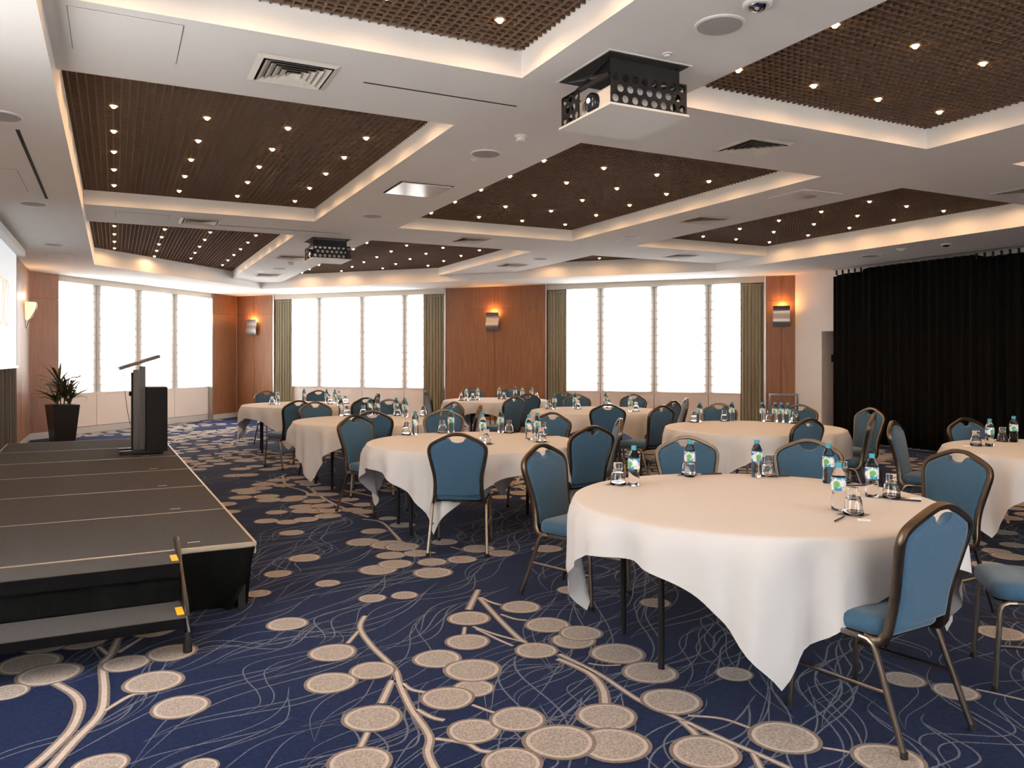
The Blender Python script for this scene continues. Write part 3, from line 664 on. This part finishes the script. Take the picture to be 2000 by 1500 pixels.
def projector_lift(a, b, label, plabel):
    a *= KI; b *= KI; t = empty('projector_lift', (a,b,HI-.27*KI)); t.scale = (KI,KI,KI); x, y = .26, .27
    MB().box(-x,x,-y,y,-.012,0).build('lid', M['white'], t)
    g = MB(); 
    for bx in ((-x-.012,x+.012,-y-.012,-y,.266,.272),(-x-.012,x+.012,y,y+.012,.266,.272),(-x-.012,-x,-y,y,.266,.272),(x,x+.012,-y,y,.266,.272)): g.box(*bx)
    g.build('opening_trim', M['white'], t)
    MB().box(-x+.002,x-.002,-y+.002,y-.002,.264,.2685).build('opening', M['dark'], t)
    pl = perforated(.50,.165,8,3,.021); o = pl.build('perforated_side', M['blackmetal'], t, loc=(-.25,-.26,.002))
    o = perforated(.50,.165,8,3,.021).build('perforated_side', M['blackmetal'], t, loc=(-.25,.252,.002))
    o = perforated(.50,.165,8,3,.021).build('perforated_side', M['blackmetal'], t, loc=(.246,-.25,.002), rz=PI/2)
    o = perforated(.19,.165,3,3,.021).build('perforated_side', M['blackmetal'], t, loc=(-.246,.06,.002), rz=PI/2)
    MB().box(-.25,.20,-.258,-.254,.165,.235).build('upper_plate', M['blackmetal'], t)
    for sx in (-.22,.22):
        g = MB(); g.sweep([(sx,-.22,.165),(sx,.22,.262)], [(-.006,-.012),(.006,-.012),(.006,.012),(-.006,.012)], (1,0,0)); g.sweep([(sx*.97,.22,.165),(sx*.97,-.22,.262)], [(-.006,-.012),(.006,-.012),(.006,.012),(-.006,.012)], (1,0,0)); g.build('scissor_arm', M['blackmetal'], t)
    g = MB(); 
    for bx in ((-.25,-.235,-.25,.25,.15,.17),(.235,.25,-.25,.25,.15,.17),(-.25,.25,-.25,-.238,.15,.17),(-.25,.25,.238,.25,.15,.17)): g.box(*bx)
    g.build('carriage_frame', M['blackmetal'], t)
    tag(t, label, 'projector lift', 'projector lifts')
    p = empty('projector', (a,b,HI-.27*KI)); p.scale = (KI,KI,KI)
    g = MB(); bx = [(-.20,-.20),(.20,-.20),(.20,.20),(-.20,.20)]
    g.rings([[(q[0]*f_,q[1]*f_,z) for q in bx] for z,f_ in ((.008,.97),(.02,1),(.115,1),(.13,.95))]); g.build('body', M['white'], p)
    g = MB(); rs = []
    for r, xx in ((.055,-.19),(.055,-.225),(.045,-.236),(.02,-.243),(.001,-.245)): rs.append([(xx, -.02+r*math.cos(2*PI*i/20), .07+r*math.sin(2*PI*i/20)) for i in range(20)])
    g.rings(rs, True, False, False); g.build('lens', M['projlens'], p, 'full')
    g = MB(); rs = [[(-.2475, -.03+.014*math.cos(2*PI*i/14), .075+.014*math.sin(2*PI*i/14)) for i in range(14)], [(-.244, -.03+.012*math.cos(2*PI*i/14), .075+.012*math.sin(2*PI*i/14)) for i in range(14)]]
    g.rings(rs); g.build('beam_window', M['projbeam'], p)
    MB().box(-.205,-.2,-.19,-.09,.02,.11).build('side_grille', M['ventwhite'], p)
    tag(p, plabel, 'projector', 'projectors')
projector_lift(2.58,3.79,'large perforated black projector lift hanging in the foreground','white projector inside the near perforated lift')
projector_lift(2.59,10.88,'small far perforated black projector lift with a white underside','white projector inside the far perforated lift')

# ------------------------------------------------------------------ stage
SR = math.radians(1.3); SO = Vector((.75,4.93))
def sloc(x, y, z=0):      # x to the left-hand wall is negative, y along the stage
    return (SO.x + x*math.cos(SR) - y*math.sin(SR), SO.y + x*math.sin(SR) + y*math.cos(SR), z)
for i in range(6):
    t = empty('stage_platform', sloc(-.915, .6+1.195*i), SR)
    MB().box(-.90,.90,-.592,.592,.372,.398).build('deck', M['stagecarpet'], t)
    g = MB()
    for bx in ((-.915,-.90),(.90,.915)): g.box(bx[0],bx[1],-.5965,.5965,.33,.4)
    for by in ((-.5965,-.592),(.592,.5965)): g.box(-.9,.9,by[0],by[1],.33,.3995)
    g.build('edge_frame', M['stagetrim'], t)
    if i == 0: MB().box(-.915,.915,-.612,-.597,.38,.4).build('front_edge', M['stagetrim'], t)
    lg = MB().box(-.02,.02,-.02,.02,0,.33).mesh('leg', M['blackmetal'])
    for sx in (-.84,.84):
        for sy in (-.54,.54): inst('leg', lg, t, (sx,sy,0))
    MB().box(.55,.62,-.45,-.44,.3985,.399).build('floor_tape', M['white'], t)
    tag(t, 'dark carpeted stage platform, %s from the steps' % rowo[i].replace('nearest','first'), 'stage platform', 'stage platforms in a row')
def skirt(path, label, seed=2):
    P = [Vector(p) for p in path]; nn = []
    for i in range(len(P)):
        d = (P[min(i+1,len(P)-1)]-P[max(i-1,0)]).normalized(); nn.append(Vector((d.y,-d.x)))
    g = MB(); rows = []; dist = 0; xs = [0]
    for i in range(1,len(P)): dist += (P[i]-P[i-1]).length; xs.append(dist)
    for l in (0,.03,.25,.5,.75,1):
        row = []
        for p, n_, x in zip(P, nn, xs):
            off = .004 + .20*(1-l)**1.4*(.75+.25*math.sin(x*3.1)) + .022*(1-.85*l)*math.sin(x*19+2*math.sin(x*2.3))
            q = p+n_*off; row.append((q.x, q.y, .004+(.372-.004)*l))
        rows.append(row)
    g.rings(rows, False, False, False)
    o = g.build('stage_skirt', M['black'], None, 'full'); tag(o, label, 'stage skirt')
pth = [sloc(.002,7.18-7.14*q/120)[:2] for q in range(121)]
pth += [sloc(.002-.03*(1-math.cos(q*PI/12)),.012-.03*math.sin(q*PI/12))[:2] for q in range(1,7)]
pth += [sloc(-.03-.38*q/14,-.018)[:2] for q in range(1,15)]
skirt(pth, 'black fabric skirt hanging around the right side of the stage')
# steps
t = empty('stage_steps', sloc(-1.20,-.02), SR)
MB().box(-.75,.75,-.30,0,.365,.398).build('tread', M['stagecarpet'], t); MB().box(-.75,.75,-.315,-.30,.33,.398).build('nosing', M['stepblack'], t)
MB().box(-.75,.75,-.62,-.30,.165,.195).build('tread', M['stagecarpet'], t); MB().box(-.75,.75,-.635,-.62,.15,.196).build('nosing', M['stepblack'], t)
MB().box(-.75,.75,-.02,-.01,.02,.33).build('riser', M['black'], t); MB().box(-.75,.75,-.30,-.295,.20,.33).build('riser', M['black'], t)
for sx in (-.765,.765):
    g = MB(); g.tube([(sx,.10,.44),(sx,.06,.452),(sx,.02,.43),(sx,-.12,.36),(sx,-.45,.22),(sx,-.52,.17),(sx,-.545,.10),(sx,-.55,.0)], .016, 10); g.build('handrail', M['gunmetal'], t, True)
    MB().lathe([(.022,0),(.022,.06),(.017,.075)],12,(sx,-.55,0)).build('foot', M['rubber'], t)
    MB().box(sx-.012,sx+.012,-.5,.0,.13,.155).build('side_bar', M['blackmetal'], t)
for y in (-.16,-.47):
    z = .398 if y > -.3 else .195
    MB().box(.715,.75,y-.085,y+.045,z,z+.004).build('yellow_tag', M['yellow'], t)
tag(t, 'two black carpeted steps with tube handrail and yellow tags at the stage end', 'steps')

# lectern on the stage
t = empty('lectern', (.245,10.2,.401), SR); t.scale = (.80,.9,1)
g = MB(); g.box(-.075,-.002,-.06,.06,.03,.96); g.box(.004,.085,-.05,.05,.03,1.0); g.build('column', mat('lectern_grey',(.075,.062,.055),.4,metal=.4), t)
MB().box(-.10,-.077,-.07,.07,.03,.93).build('cable_channel', M['blackplastic'], t)
MB().box(.088,.36,-.26,.26,.03,.76).build('cabinet', M['blackplastic'], t)
for y in (-.17,.17): MB().box(-.26,.30,y-.04,y+.04,.012,.045).build('base_foot', M['blackmetal'], t)
MB().box(-.06,.06,-.17,.17,.02,.04).build('base_bar', M['blackmetal'], t)
for y in (-.17,.17):
    for x in (-.24,.27): MB().lathe([(.018,0),(.018,.012)],12,(x,y,0)).build('glide', M['chrome'], t)
g = MB(); an = math.atan2(.135,.50); c_, s_ = math.cos(an), math.sin(an); bx = []
for z in (-.018,.018):
    for x,y in ((-.27,-.3),(.27,-.3),(.27,.3),(-.27,.3)): bx.append((c_*x-s_*z, y, 1.045+s_*x+c_*z))
g.add(bx, [(0,3,2,1),(4,5,6,7),(0,1,5,4),(1,2,6,5),(2,3,7,6),(3,0,4,7)]); g.build('reading_desk', mat('desk_grey',(.09,.075,.068),.45), t)
g = MB(); g.tube([(-.27,-.28,.985),(-.27,.28,.985)], .014); g.build('book_stop', M['alu'], t)
g = MB(); g.tube([(-.20,.10,.99),(-.19,.10,.8),(-.15,.09,.5),(-.11,.06,.33)], .004, 6); g.build('cable', M['rubber'], t, True)
g = MB(); g.lathe([(.02,0),(.022,.03),(.015,.05)],12,(-.11,.0,.66)); g.build('knob', M['blackplastic'], t)
tag(t, 'black lectern with slanted reading desk standing on the stage', 'lectern')

# planter
px, py = room((122-1000)/F*14.55, 14.55)
t = empty('potted_plant', (px,py,0), math.radians(20))
g = MB(); sq = lambda r, z: [(r*c1,r*c2,z) for c1,c2 in ((-1,-1),(1,-1),(1,1),(-1,1))]
g.rings([sq(.165,0),sq(.225,.66),sq(.205,.66),sq(.20,.60)], True, True, False); g.build('planter', M['pot'], t)
MB().prism([(-.2,-.2),(.2,-.2),(.2,.2),(-.2,.2)], .585, .60).build('soil', M['soil'], t)
rp = random.Random(11); heads = []
for cxp, cyp, hh in ((-.05,.02,1.08),(.07,.05,.98),(.02,-.08,.88),(-.12,-.05,.82),(.12,-.02,.80)):
    g = MB(); g.tube([(cxp*.4,cyp*.4,.58),(cxp*.8,cyp*.8,.58+(hh-.58)*.6),(cxp,cyp,hh)], .012, 7); g.build('cane', M['cane'], t, True); heads.append((cxp,cyp,hh))
leafs = []
for q in range(6):
    g = MB(); L_ = .40+.055*q; rows = []; dr = .25+.18*q
    for i in range(9):
        f_ = i/8; w = .021*math.sin(PI*min(1,f_*.9+.12))**.7*(1-f_**3)+.0006
        y = L_*f_*math.cos(dr*f_*.9); z = L_*f_*(.75-dr*.55*f_)
        rows.append([(-w,y,z+w*.4),(0,y,z),(w,y,z+w*.4)])
    g.rings(rows, False, False, False)
    leafs.append(g.mesh('leaf', M['leaf'], 'full'))
for (hx,hy,hh) in heads:
    for q in range(22):
        o = inst('leaf', leafs[rp.randrange(6)], t, (hx,hy,hh-rp.uniform(0,.16)), (rp.uniform(-.35,.55),rp.uniform(-.15,.15),q*2.4+rp.uniform(-.3,.3)))
tag(t, 'dracaena in a tapered square black planter by the far left corner', 'potted plant')
g = MB(); g.tube([(*sloc(-1.75,7.25)[:2],.02),(*sloc(-1.2,7.24)[:2],.012),(*sloc(-.4,7.22)[:2],.012),(*sloc(.06,6.6)[:2],.012),(*sloc(.12,5.9)[:2],.012)], .007, 6)
tag(g.build('cable', M['rubber'], None, True), 'black cable on the carpet along the far end of the stage', 'cable')

# tube stand against the right pier
p = WF.pt(WF.hit(1530,.34), .34, 0); t = empty('tube_stand', p, WF.ang)
pr = [(-.016,-.016),(.016,-.016),(.016,.016),(-.016,.016)]
for sx in (-.25,.25):
    MB().box(sx-.018,sx+.018,-.018,.018,.03,.80).build('upright', M['chrome'], t); MB().box(sx-.02,sx+.02,-.2,.2,0,.03).build('foot', M['chrome'], t)
MB().box(-.268,.268,-.018,.018,.80,.836).build('top_bar', M['chrome'], t)
tag(t, 'square chrome tube stand in front of the right wood pier', 'stand')

# ------------------------------------------------------------------ tables
TR = .925; ZT = .75
TAB = {1:(1.26,4.20,-9),2:(-.35,7.14,-14),3:(-1.68,9.65,52),4:(-3.42,13.0,5),5:(-.295,14.4,30),6:(1.21,11.5,40),7:(2.60,8.60,48),8:(4.50,6.40,20)}
TN = {1:'nearest table',2:'second nearest table',3:'third table on the left',4:'far left table',5:'far table before the wood pier',6:'far centre table',7:'table before the right-hand window',8:'table cut by the right edge'}
LEGROT = {1:193,2:200,3:215,4:200,5:30,6:75,7:20,8:150}
def cloth_mesh(seed):
    r = random.Random(seed); hs = 1.10; n = 216; g = MB(); R = TR+.004
    ph = [r.uniform(0,6) for _ in range(6)]
    top = [.0,.3,.6,.85,.96,.99,1.0]; rows = []
    for f_ in top[1:]:
        rows.append([(R*f_*math.cos(2*PI*i/n), R*f_*math.sin(2*PI*i/n), .0025 - (.004 if f_ == 1 else 0)) for i in range(n)])
    lv = [.012,.04,.09,.18,.32,.5,.7,.87,1.0]
    for l in lv:
        row = []
        for i in range(n):
            fi = 2*PI*i/n; ed = hs/max(abs(math.cos(fi)),abs(math.sin(fi))); dd = max(ed-R,.02)*1.02
            d = dd*l; q = ((fi/(PI/2)) % 1); cr = 1-abs(q-.5)*2           # 1 at the corner, 0 mid side
            w = .55*math.sin(15*fi+ph[0]) + .45*math.sin(22*fi+ph[1]) + .35*math.sin(8*fi+ph[2])
            w2 = math.sin(36*fi+ph[3])*cr**2
            am = (.026+.10*d)*min(1,d/.10)
            rho = R + .006 + .02*min(1,d/.06) + am*(w*.75+.30) + .05*d*w2 - .10*d*d*cr
            tw = .10*d*math.sin(4*fi+ph[4])*.5 + .05*d*math.sin(15*fi+ph[5])
            row.append((rho*math.cos(fi+tw), rho*math.sin(fi+tw), -.002-d*(.985)))
        rows.append(row)
    rows = rows[::-1]
    g.rings(rows, True, False, True)
    return g.mesh('tablecloth', M['cloth'], 'full')
tops = MB().lathe([(TR-.004,0),(TR,.004),(TR,.02),(TR-.004,.024)], 48).mesh('tabletop', M['ply'], 30)
legm = MB().lathe([(.016,0),(.016,.716)], 10).mesh('leg', M['blackmetal'], 40)
tpos = {}
for k_, (X,Y,al) in TAB.items():
    a, b = room(X,Y); tpos[k_] = (a,b)
    t = empty('round_table', (a,b,0), math.radians(LEGROT[k_])-TH)
    inst('tabletop', tops, t, (0,0,.722))
    for x,y in ((.62,-.25),(.62,.25),(-.62,-.25),(-.62,.25)): inst('leg', legm, t, (x,y,.005))
    g = MB(); 
    for x in (.62,-.62): g.box(x-.015,x+.015,-.27,.27,.69,.72)
    g.box(-.62,.62,-.01,.01,.68,.70)
    g.build('leg_brace', M['blackmetal'], t)
    tag(t, 'round folding table with black legs, the '+TN[k_], 'table', 'round folding tables')
    c_ = inst('tablecloth', cloth_mesh(20+k_), None, (a,b,ZT-.0015), (0,0,math.radians(al+45)-TH))
    tag(c_, 'white cloth with hanging corners on the '+TN[k_], 'tablecloth', 'white tablecloths')

# ------------------------------------------------------------------ chairs (local +y faces the table)
def yb(z): return -.205 - .105*max(0,(z-.42)/.5)**1.15
half = [(.186,.43),(.178,.52),(.182,.60),(.200,.69),(.215,.765),(.217,.80),(.206,.832),(.175,.858),(.115,.888),(.05,.914),(.02,.919),(0,.920)]
def smoothpts(p, n=3):
    out = []; p = [Vector(q) for q in p]
    for i in range(len(p)-1):
        p0,p1,p2,p3 = p[max(i-1,0)],p[i],p[i+1],p[min(i+2,len(p)-1)]
        for k_ in range(n):
            t_ = k_/n; out.append(.5*((2*p1)+(p2-p0)*t_+(2*p0-5*p1+4*p2-p3)*t_*t_+(3*p1-p0-3*p2+p3)*t_**3))
    out.append(p[-1]); return out
def chair_proto():
    t = empty('banquet_chair')
    hp = smoothpts([(x,z,0) for x,z in half])
    up = [(p.x, yb(p.y), p.y) for p in hp]
    hook = [(.198,-.115,.392),(.197,-.155,.388),(.193,-.185,.398)]
    path = hook + up + [(-x,y,z) for x,y,z in reversed(up[:-1])] + [(-x,y,z) for x,y,z in reversed(hook)]
    pf = [(-.012,-.013),(-.009,-.017),(.009,-.017),(.012,-.013),(.0135,-.005),(.0115,0),(.0135,.005),(.012,.013),(.009,.017),(-.009,.017),(-.012,.013)]
    MB().sweep(path, pf, (0,1,.15)).build('back_frame', M['bronze'], t, 50)
    # back pad with hand-hold notch
    ins = .0115; outl = []
    ol = [(max(p.x-ins*(1 if p.y < .84 else .6),0), p.y - (0 if p.y < .80 else ins*min(1,(p.y-.80)/.06)), 0) for p in hp if p.y > .455]
    ol = [q for q in ol if q[0] > .066]
    notch = [(.060,.888),(.052,.872),(.036,.860),(.018,.855)]
    right = [(.166,.448)] + [(q[0],q[1]) for q in ol] + notch
    full = [(0,.440)] + right + [(0,.8535)] + [(-x,z) for x,z in reversed(right)]
    def ringp(sc, dy):
        cx_, cz = 0, .66; return [(x*sc, yb(cz+(z-cz)*sc)+dy, cz+(z-cz)*(1-(1-sc)*.62)) for x,z in full]
    g = MB(); g.rings([ringp(.86,-.020),ringp(.94,-.0185),ringp(.985,-.012),ringp(1,-.004),ringp(1,.004),ringp(.985,.014),ringp(.94,.022),ringp(.86,.026)])
    g.build('back_pad', M['blue'], t, 60)
    # seat
    def so(sc, z, n=7):
        pts = []; cr = .07
        for (cx_,cy_,w,a0) in ((.215-cr,.235-cr,1,0),(-.215+cr,.235-cr,1,90),(-.195+cr,-.195+cr,1,180),(.195-cr,-.195+cr,1,270)):
            for i in range(n): an = math.radians(a0+90*i/(n-1)); pts.append(((cx_+cr*math.cos(an))*sc, .02+((cy_+cr*math.sin(an))-.02)*sc, z))
        return pts
    g = MB(); g.rings([so(.97,.408),so(1,.416),so(1.012,.44),so(.995,.462),so(.94,.474),so(.78,.482),so(.4,.486)]); g.build('seat', M['blue'], t, 55)
    MB().rings([so(.93,.396),so(.93,.408)]).build('seat_board', M['blackplastic'], t)
    for sx in (1,-1):
        x = .205*sx; rf = [(.0125*math.cos(2*PI*i/10)*(1 if i%5 else .85), .0125*math.sin(2*PI*i/10)) for i in range(10)]
        MB().sweep([(x,.14,.395),(x,-.10,.395)], rf, (0,0,1)).build('side_rail', M['steel'], t, 40)
        fl = MB().sweep([(x,.14,.395),(x,.17,.393),(x,.192,.383),(x*1.005,.204,.36),(x*1.02,.212,.25),(x*1.045,.226,.02)], rf, (1,0,0)).build('leg', M['steel'], t, 40)
        rl = MB().sweep([(x,-.10,.395),(x,-.135,.392),(x*1.005,-.158,.380),(x*1.01,-.172,.355),(x*1.05,-.235,.18),(x*1.09,-.295,.02)], rf, (1,0,0)).build('leg', M['steel'], t, 40)
        for o, q in ((fl,(x*1.047,.227,0)),(rl,(x*1.093,-.299,0))): MB().lathe([(.0145,0),(.0145,.026)],10,q).build('foot_cap', M['rubber'], o)
        MB().tube([(x*1.03,.216,.20),(x*1.045,-.222,.215)], .008, 8).build('stretcher', M['steel'], t, True)
    MB().tube([(-.2,.18,.385),(.2,.18,.385)], .009, 8).build('cross_bar', M['steel'], t, True)
    MB().tube([(-.2,-.12,.385),(.2,-.12,.385)], .009, 8).build('cross_bar', M['steel'], t, True)
    tag(t, 'x', 'chair', 'blue banquet chairs'); return t
chp = chair_proto(); chair_used = [False]
def chair(X, Y, tx, ty, label, turn=0, base=False):
    """X, Y: camera-frame place of the top of the back (or of the seat centre)"""
    f_ = Vector((tx-X, ty-Y)).normalized(); an = math.radians(turn); f_ = Vector((f_.x*math.cos(an)-f_.y*math.sin(an), f_.x*math.sin(an)+f_.y*math.cos(an)))
    if not base: X += .305*f_.x; Y += .305*f_.y
    a, b = room(X,Y); fa, fb = room(f_.x,f_.y); rz = math.atan2(fb,fa)-PI/2
    if not chair_used[0]:
        chair_used[0] = True; chp.location = (a,b,0); chp.rotation_euler = (0,0,rz); chp['label'] = label; return
    dup(chp, (a,b,0), rz, label)
def px(u, v): Y = .56*F/(v-HV); return ((u-CU)/F*Y, Y)
B_ = 'blue banquet chair '
def cht(k_, u, v, label, turn=0, Yo=None):
    X, Y = px(u,v)
    if Yo: X *= Yo/Y; Y = Yo
    d_ = Vector((X-TAB[k_][0], Y-TAB[k_][1]))
    lim = 1.24 if Yo else 1.12
    if d_.length < lim: d_ = d_.normalized()*lim; X, Y = TAB[k_][0]+d_.x, TAB[k_][1]+d_.y
    chair(X, Y, TAB[k_][0], TAB[k_][1], B_+label, turn)
cht(1,1838,987,'in the right foreground, its back to the camera', 12)
cht(1,1873,881,'at the far right of the nearest table, facing left')
chair(2.44,3.70,1.26,4.1,B_+'at the right edge beside the nearest table, only its seat showing',0,True)
cht(1,1580,860,'behind the nearest table on the right, facing the camera')
cht(1,1340,854,'behind the nearest table on the left, facing the camera')
cht(1,1058,870,'left of the nearest table with its seat showing', 4)
cht(2,1158,834,'dark, right of the second nearest table and seen from behind', -34)
cht(2,1211,819,'seen edge-on at the right of the second nearest table', -15)
cht(2,893,848,'seen squarely from behind in front of the second nearest table')
cht(2,692,812,'left of the second nearest table with its seat to the right', -5)
cht(2,866,801,'behind the second nearest table under the other chair backs')
cht(2,1080,807,'behind the second nearest table on the right')
cht(3,727,804,'seen from behind in front of the third table', 0)
cht(3,615,786,'behind the third table on its left, grey in the light', -10)
cht(3,760,782,'behind the third table near its middle', 0, 11.1)
cht(3,888,786,'at the far right of the third table, front lit')
cht(3,938,792,'seen edge-on at the right of the third table', 0, 9.6)
cht(4,583,783,'pulled out before the far left table, seen from behind', 30)
cht(4,520,770,'behind the far left table beside the drape', 0, 14.1)
cht(4,622,770,'behind the far left table before the window', 0, 14.3)
cht(4,723,772,'at the right of the far left table, lit by the window', 0, 13.0)
cht(4,714,782,'at the near right of the far left table, seen from behind', 0, 11.6)
cht(5,833,767,'left of the far table, lit on its front', 0, 14.0)
cht(5,922,764,'behind the far table before the wood pier, on the left', 0, 15.8)
cht(5,998,763,'behind the far table before the wood pier, on the right', 0, 15.8)
cht(5,1006,779,'grey, in front of the far table by the wood pier', 35, 11.9)
cht(5,1031,773,'dark, right of the far table by the wood pier', 0, 12.9)
cht(6,1187,791,'dark, seen squarely from behind before the far centre table', 0, 9.9)
cht(6,1100,764,'behind the far centre table at its left, before the drape', 0, 13.7)
cht(6,1130,776,'behind the far centre table, dark beside the lit one', 0, 12.6)
cht(6,1238,774,'behind the far centre table on the right', 0, 12.7)
cht(6,1294,793,'at the near right of the far centre table, seat to the left', 22)
cht(6,1315,786,'dark, at the right of the far centre table', 0, 10.7)
cht(6,1341,779,'seen edge-on at the far right of the far centre table', 0, 11.4)
cht(7,1404,790,'behind the table before the right-hand window, on the left', 0, 10.1)
cht(7,1562,790,'behind the table before the right-hand window, on the right', 0, 9.8)
cht(7,1561,816,'seen from behind before the table at the right-hand window', 22)
cht(7,1702,798,'edge-on at the right of the table before the right-hand window', 0)
cht(7,1706,811,'from behind at the near right of the right-hand window table', 0)
cht(8,1745,824,'left of the table cut by the right edge, seat to the right', -4)
cht(8,1885,818,'behind the table cut by the right edge, before the black drape', 6)

# ------------------------------------------------------------------ table settings
bott = empty('water_bottle')
MB().lathe([(.0285,0),(.0325,.004),(.0335,.03),(.032,.07),(.0305,.085),(.0335,.10),(.0335,.158),(.031,.172),(.022,.192),(.0135,.205),(.0130,.212)],22).build('body', M['water'], bott, 'full')
MB().lathe([(.0339,.098),(.0341,.102),(.0341,.156),(.0339,.16)],22,cap0=False,cap1=False).build('label', M['label'], bott, 'full')
MB().lathe([(.0155,.206),(.0155,.226),(.014,.229)],18).build('cap', M['cap'], bott, 40)
tag(bott, 'x', 'bottle', 'water bottles on the tables')
gls = empty('tumbler')
go = [(.046,0),(.0445,.02),(.036,.065),(.0275,.088),(.0255,.10),(.0255,.122),(.024,.125)]
gi = [(.0435,0),(.042,.02),(.0335,.064),(.024,.086),(.001,.092)]
MB().lathe(gi[::-1]+go+[(.001,.1255)],22,cap0=False,cap1=False).build('bowl', M['glass'], gls, 'full')
tag(gls, 'x', 'glass', 'upturned tumblers on the tables')
SET = {1:([(1238,949),(1347,932),(1478,932),(1618,944),(1638,997),(1703,971)],[(1207,947),(1331,924),(1493,929),(1649,941),(1667,1006),(1741,973)]),
2:([(811,850),(879,845),(943,858),(980,845),(1033,860),(1049,855)],[(796,849),(870,843),(950,868),(993,843),(1057,864),(1070,850)]),
3:([(660,812),(720,806),(741,807),(783,809),(792,815),(812,808)],[(653,811),(716,809),(776,812),(827,813)]),
4:([(542,790),(594,786),(638,787),(654,788),(665,793)],[(537,790),(645,789),(675,788)]),
5:([(911,783),(933,782),(975,780),(1006,779),(1020,781),(1038,781)],[(901,783),(926,782),(980,780),(1048,781)]),
6:([(1083,799),(1123,797),(1183,796),(1231,804)],[(1075,799),(1128,799),(1189,797),(1242,803)]),
7:([(1364,824),(1415,819),(1495,820),(1529,821),(1561,819),(1576,821)],[(1351,823),(1406,818),(1504,821),(1538,823),(1585,821)]),
8:([(1933,872),(1980,864)],[(1906,871),(1964,863)])}
ordn = ['first','second','third','fourth','fifth','sixth','seventh']
used = {'b':False,'g':False}
penm = MB().tube([(-.07,0,.005),(.055,0,.005),(.068,0,.005)], .0045, 8).mesh('pen', M['pen'], True)
mintm = MB().box(-.028,.028,-.011,.011,0,.009).mesh('mint', M['mint'])
cost = MB().box(-.055,.055,-.055,.055,0,.002).mesh('coaster', M['coaster'])
for k_, (bs, gs) in SET.items():
    ta = Vector(tpos[k_])
    def pos(u, v):
        p_ = Vector(at(u,v,ZT)); d_ = p_-ta
        if d_.length > TR-.09: p_ = ta + d_.normalized()*(TR-.09)
        return p_
    placed = []
    def free(p_, r):
        for _ in range(8):
            for q_, rr in placed:
                d_ = p_-q_
                if d_.length < r+rr+.004: p_ = q_ + (d_.normalized() if d_.length > 1e-5 else Vector((1,0)))*(r+rr+.006)
        placed.append((p_,r)); return p_
    z0 = ZT+.0022
    for i, (u,v) in enumerate(bs):
        p_ = free(pos(u,v),.034); L_ = 'blue-capped water bottle, %s from left on the %s' % (ordn[i], TN[k_]); lc = (p_.x,p_.y,z0); rz = random.uniform(-.5,.5)-TH
        if not used['b']: used['b'] = True; bott.location = lc; bott.rotation_euler = (0,0,rz); bott['label'] = L_
        else: dup(bott, lc, rz, L_)
    for i, (u,v) in enumerate(gs):
        p_ = free(pos(u,v),.047); L_ = 'upturned clear tumbler, %s from left on the %s' % (ordn[i], TN[k_]); lc = (p_.x,p_.y,z0+.0022)
        tag(inst('coaster', cost, None, (p_.x,p_.y,z0), (0,0,random.random())), 'dark coaster under the %s tumbler from left, %s' % (ordn[i], TN[k_]), 'coaster', 'coasters under the tumblers')
        if not used['g']: used['g'] = True; gls.location = lc; gls['label'] = L_
        else: dup(gls, lc, 0, L_)
for (k_, kind, u, v, ang, lbl) in [(1,'pen',1380,922,.2,'behind the second bottle on the nearest table'),(1,'pen',1529,926,.1,'on the far side of the nearest table'),(1,'pen',1640,1016,.9,'below the fifth bottle on the nearest table'),(1,'pen',1770,979,-.5,'at the right of the nearest table'),(1,'pen',1672,950,.1,'between the bottles at the right of the nearest table'),
        (1,'mint',1178,940,.1,'at the left edge of the nearest table'),(1,'mint',1688,1018,-.5,'beside the fifth tumbler on the nearest table'),(1,'mint',1788,976,-.3,'at the right edge of the nearest table'),(2,'pen',1010,843,.2,'on the second nearest table behind the bottles'),(2,'pen',1093,850,-.4,'at the right of the second nearest table'),(2,'mint',781,848,.1,'at the left edge of the second nearest table'),(2,'mint',1103,853,-.3,'at the right edge of the second nearest table'),(8,'mint',1888,872,.1,'at the left edge of the table cut by the right edge'),(7,'mint',1338,823,.1,'at the left edge of the table before the right-hand window')]:
    a, b = at(u,v,ZT); d_ = Vector((a,b))-Vector(tpos[k_])
    if d_.length > TR-.07: q_ = Vector(tpos[k_])+d_.normalized()*(TR-.07); a, b = q_.x, q_.y
    if kind == 'pen': tag(inst('pen', penm, None, (a,b,ZT+.002), (0,0,ang-TH)), 'dark ballpoint pen lying '+lbl, 'pen', 'pens on the tables')
    else: tag(inst('mint', mintm, None, (a,b,ZT+.002), (0,0,ang-TH)), 'white wrapped mint '+lbl, 'mint', 'wrapped mints on the tables')
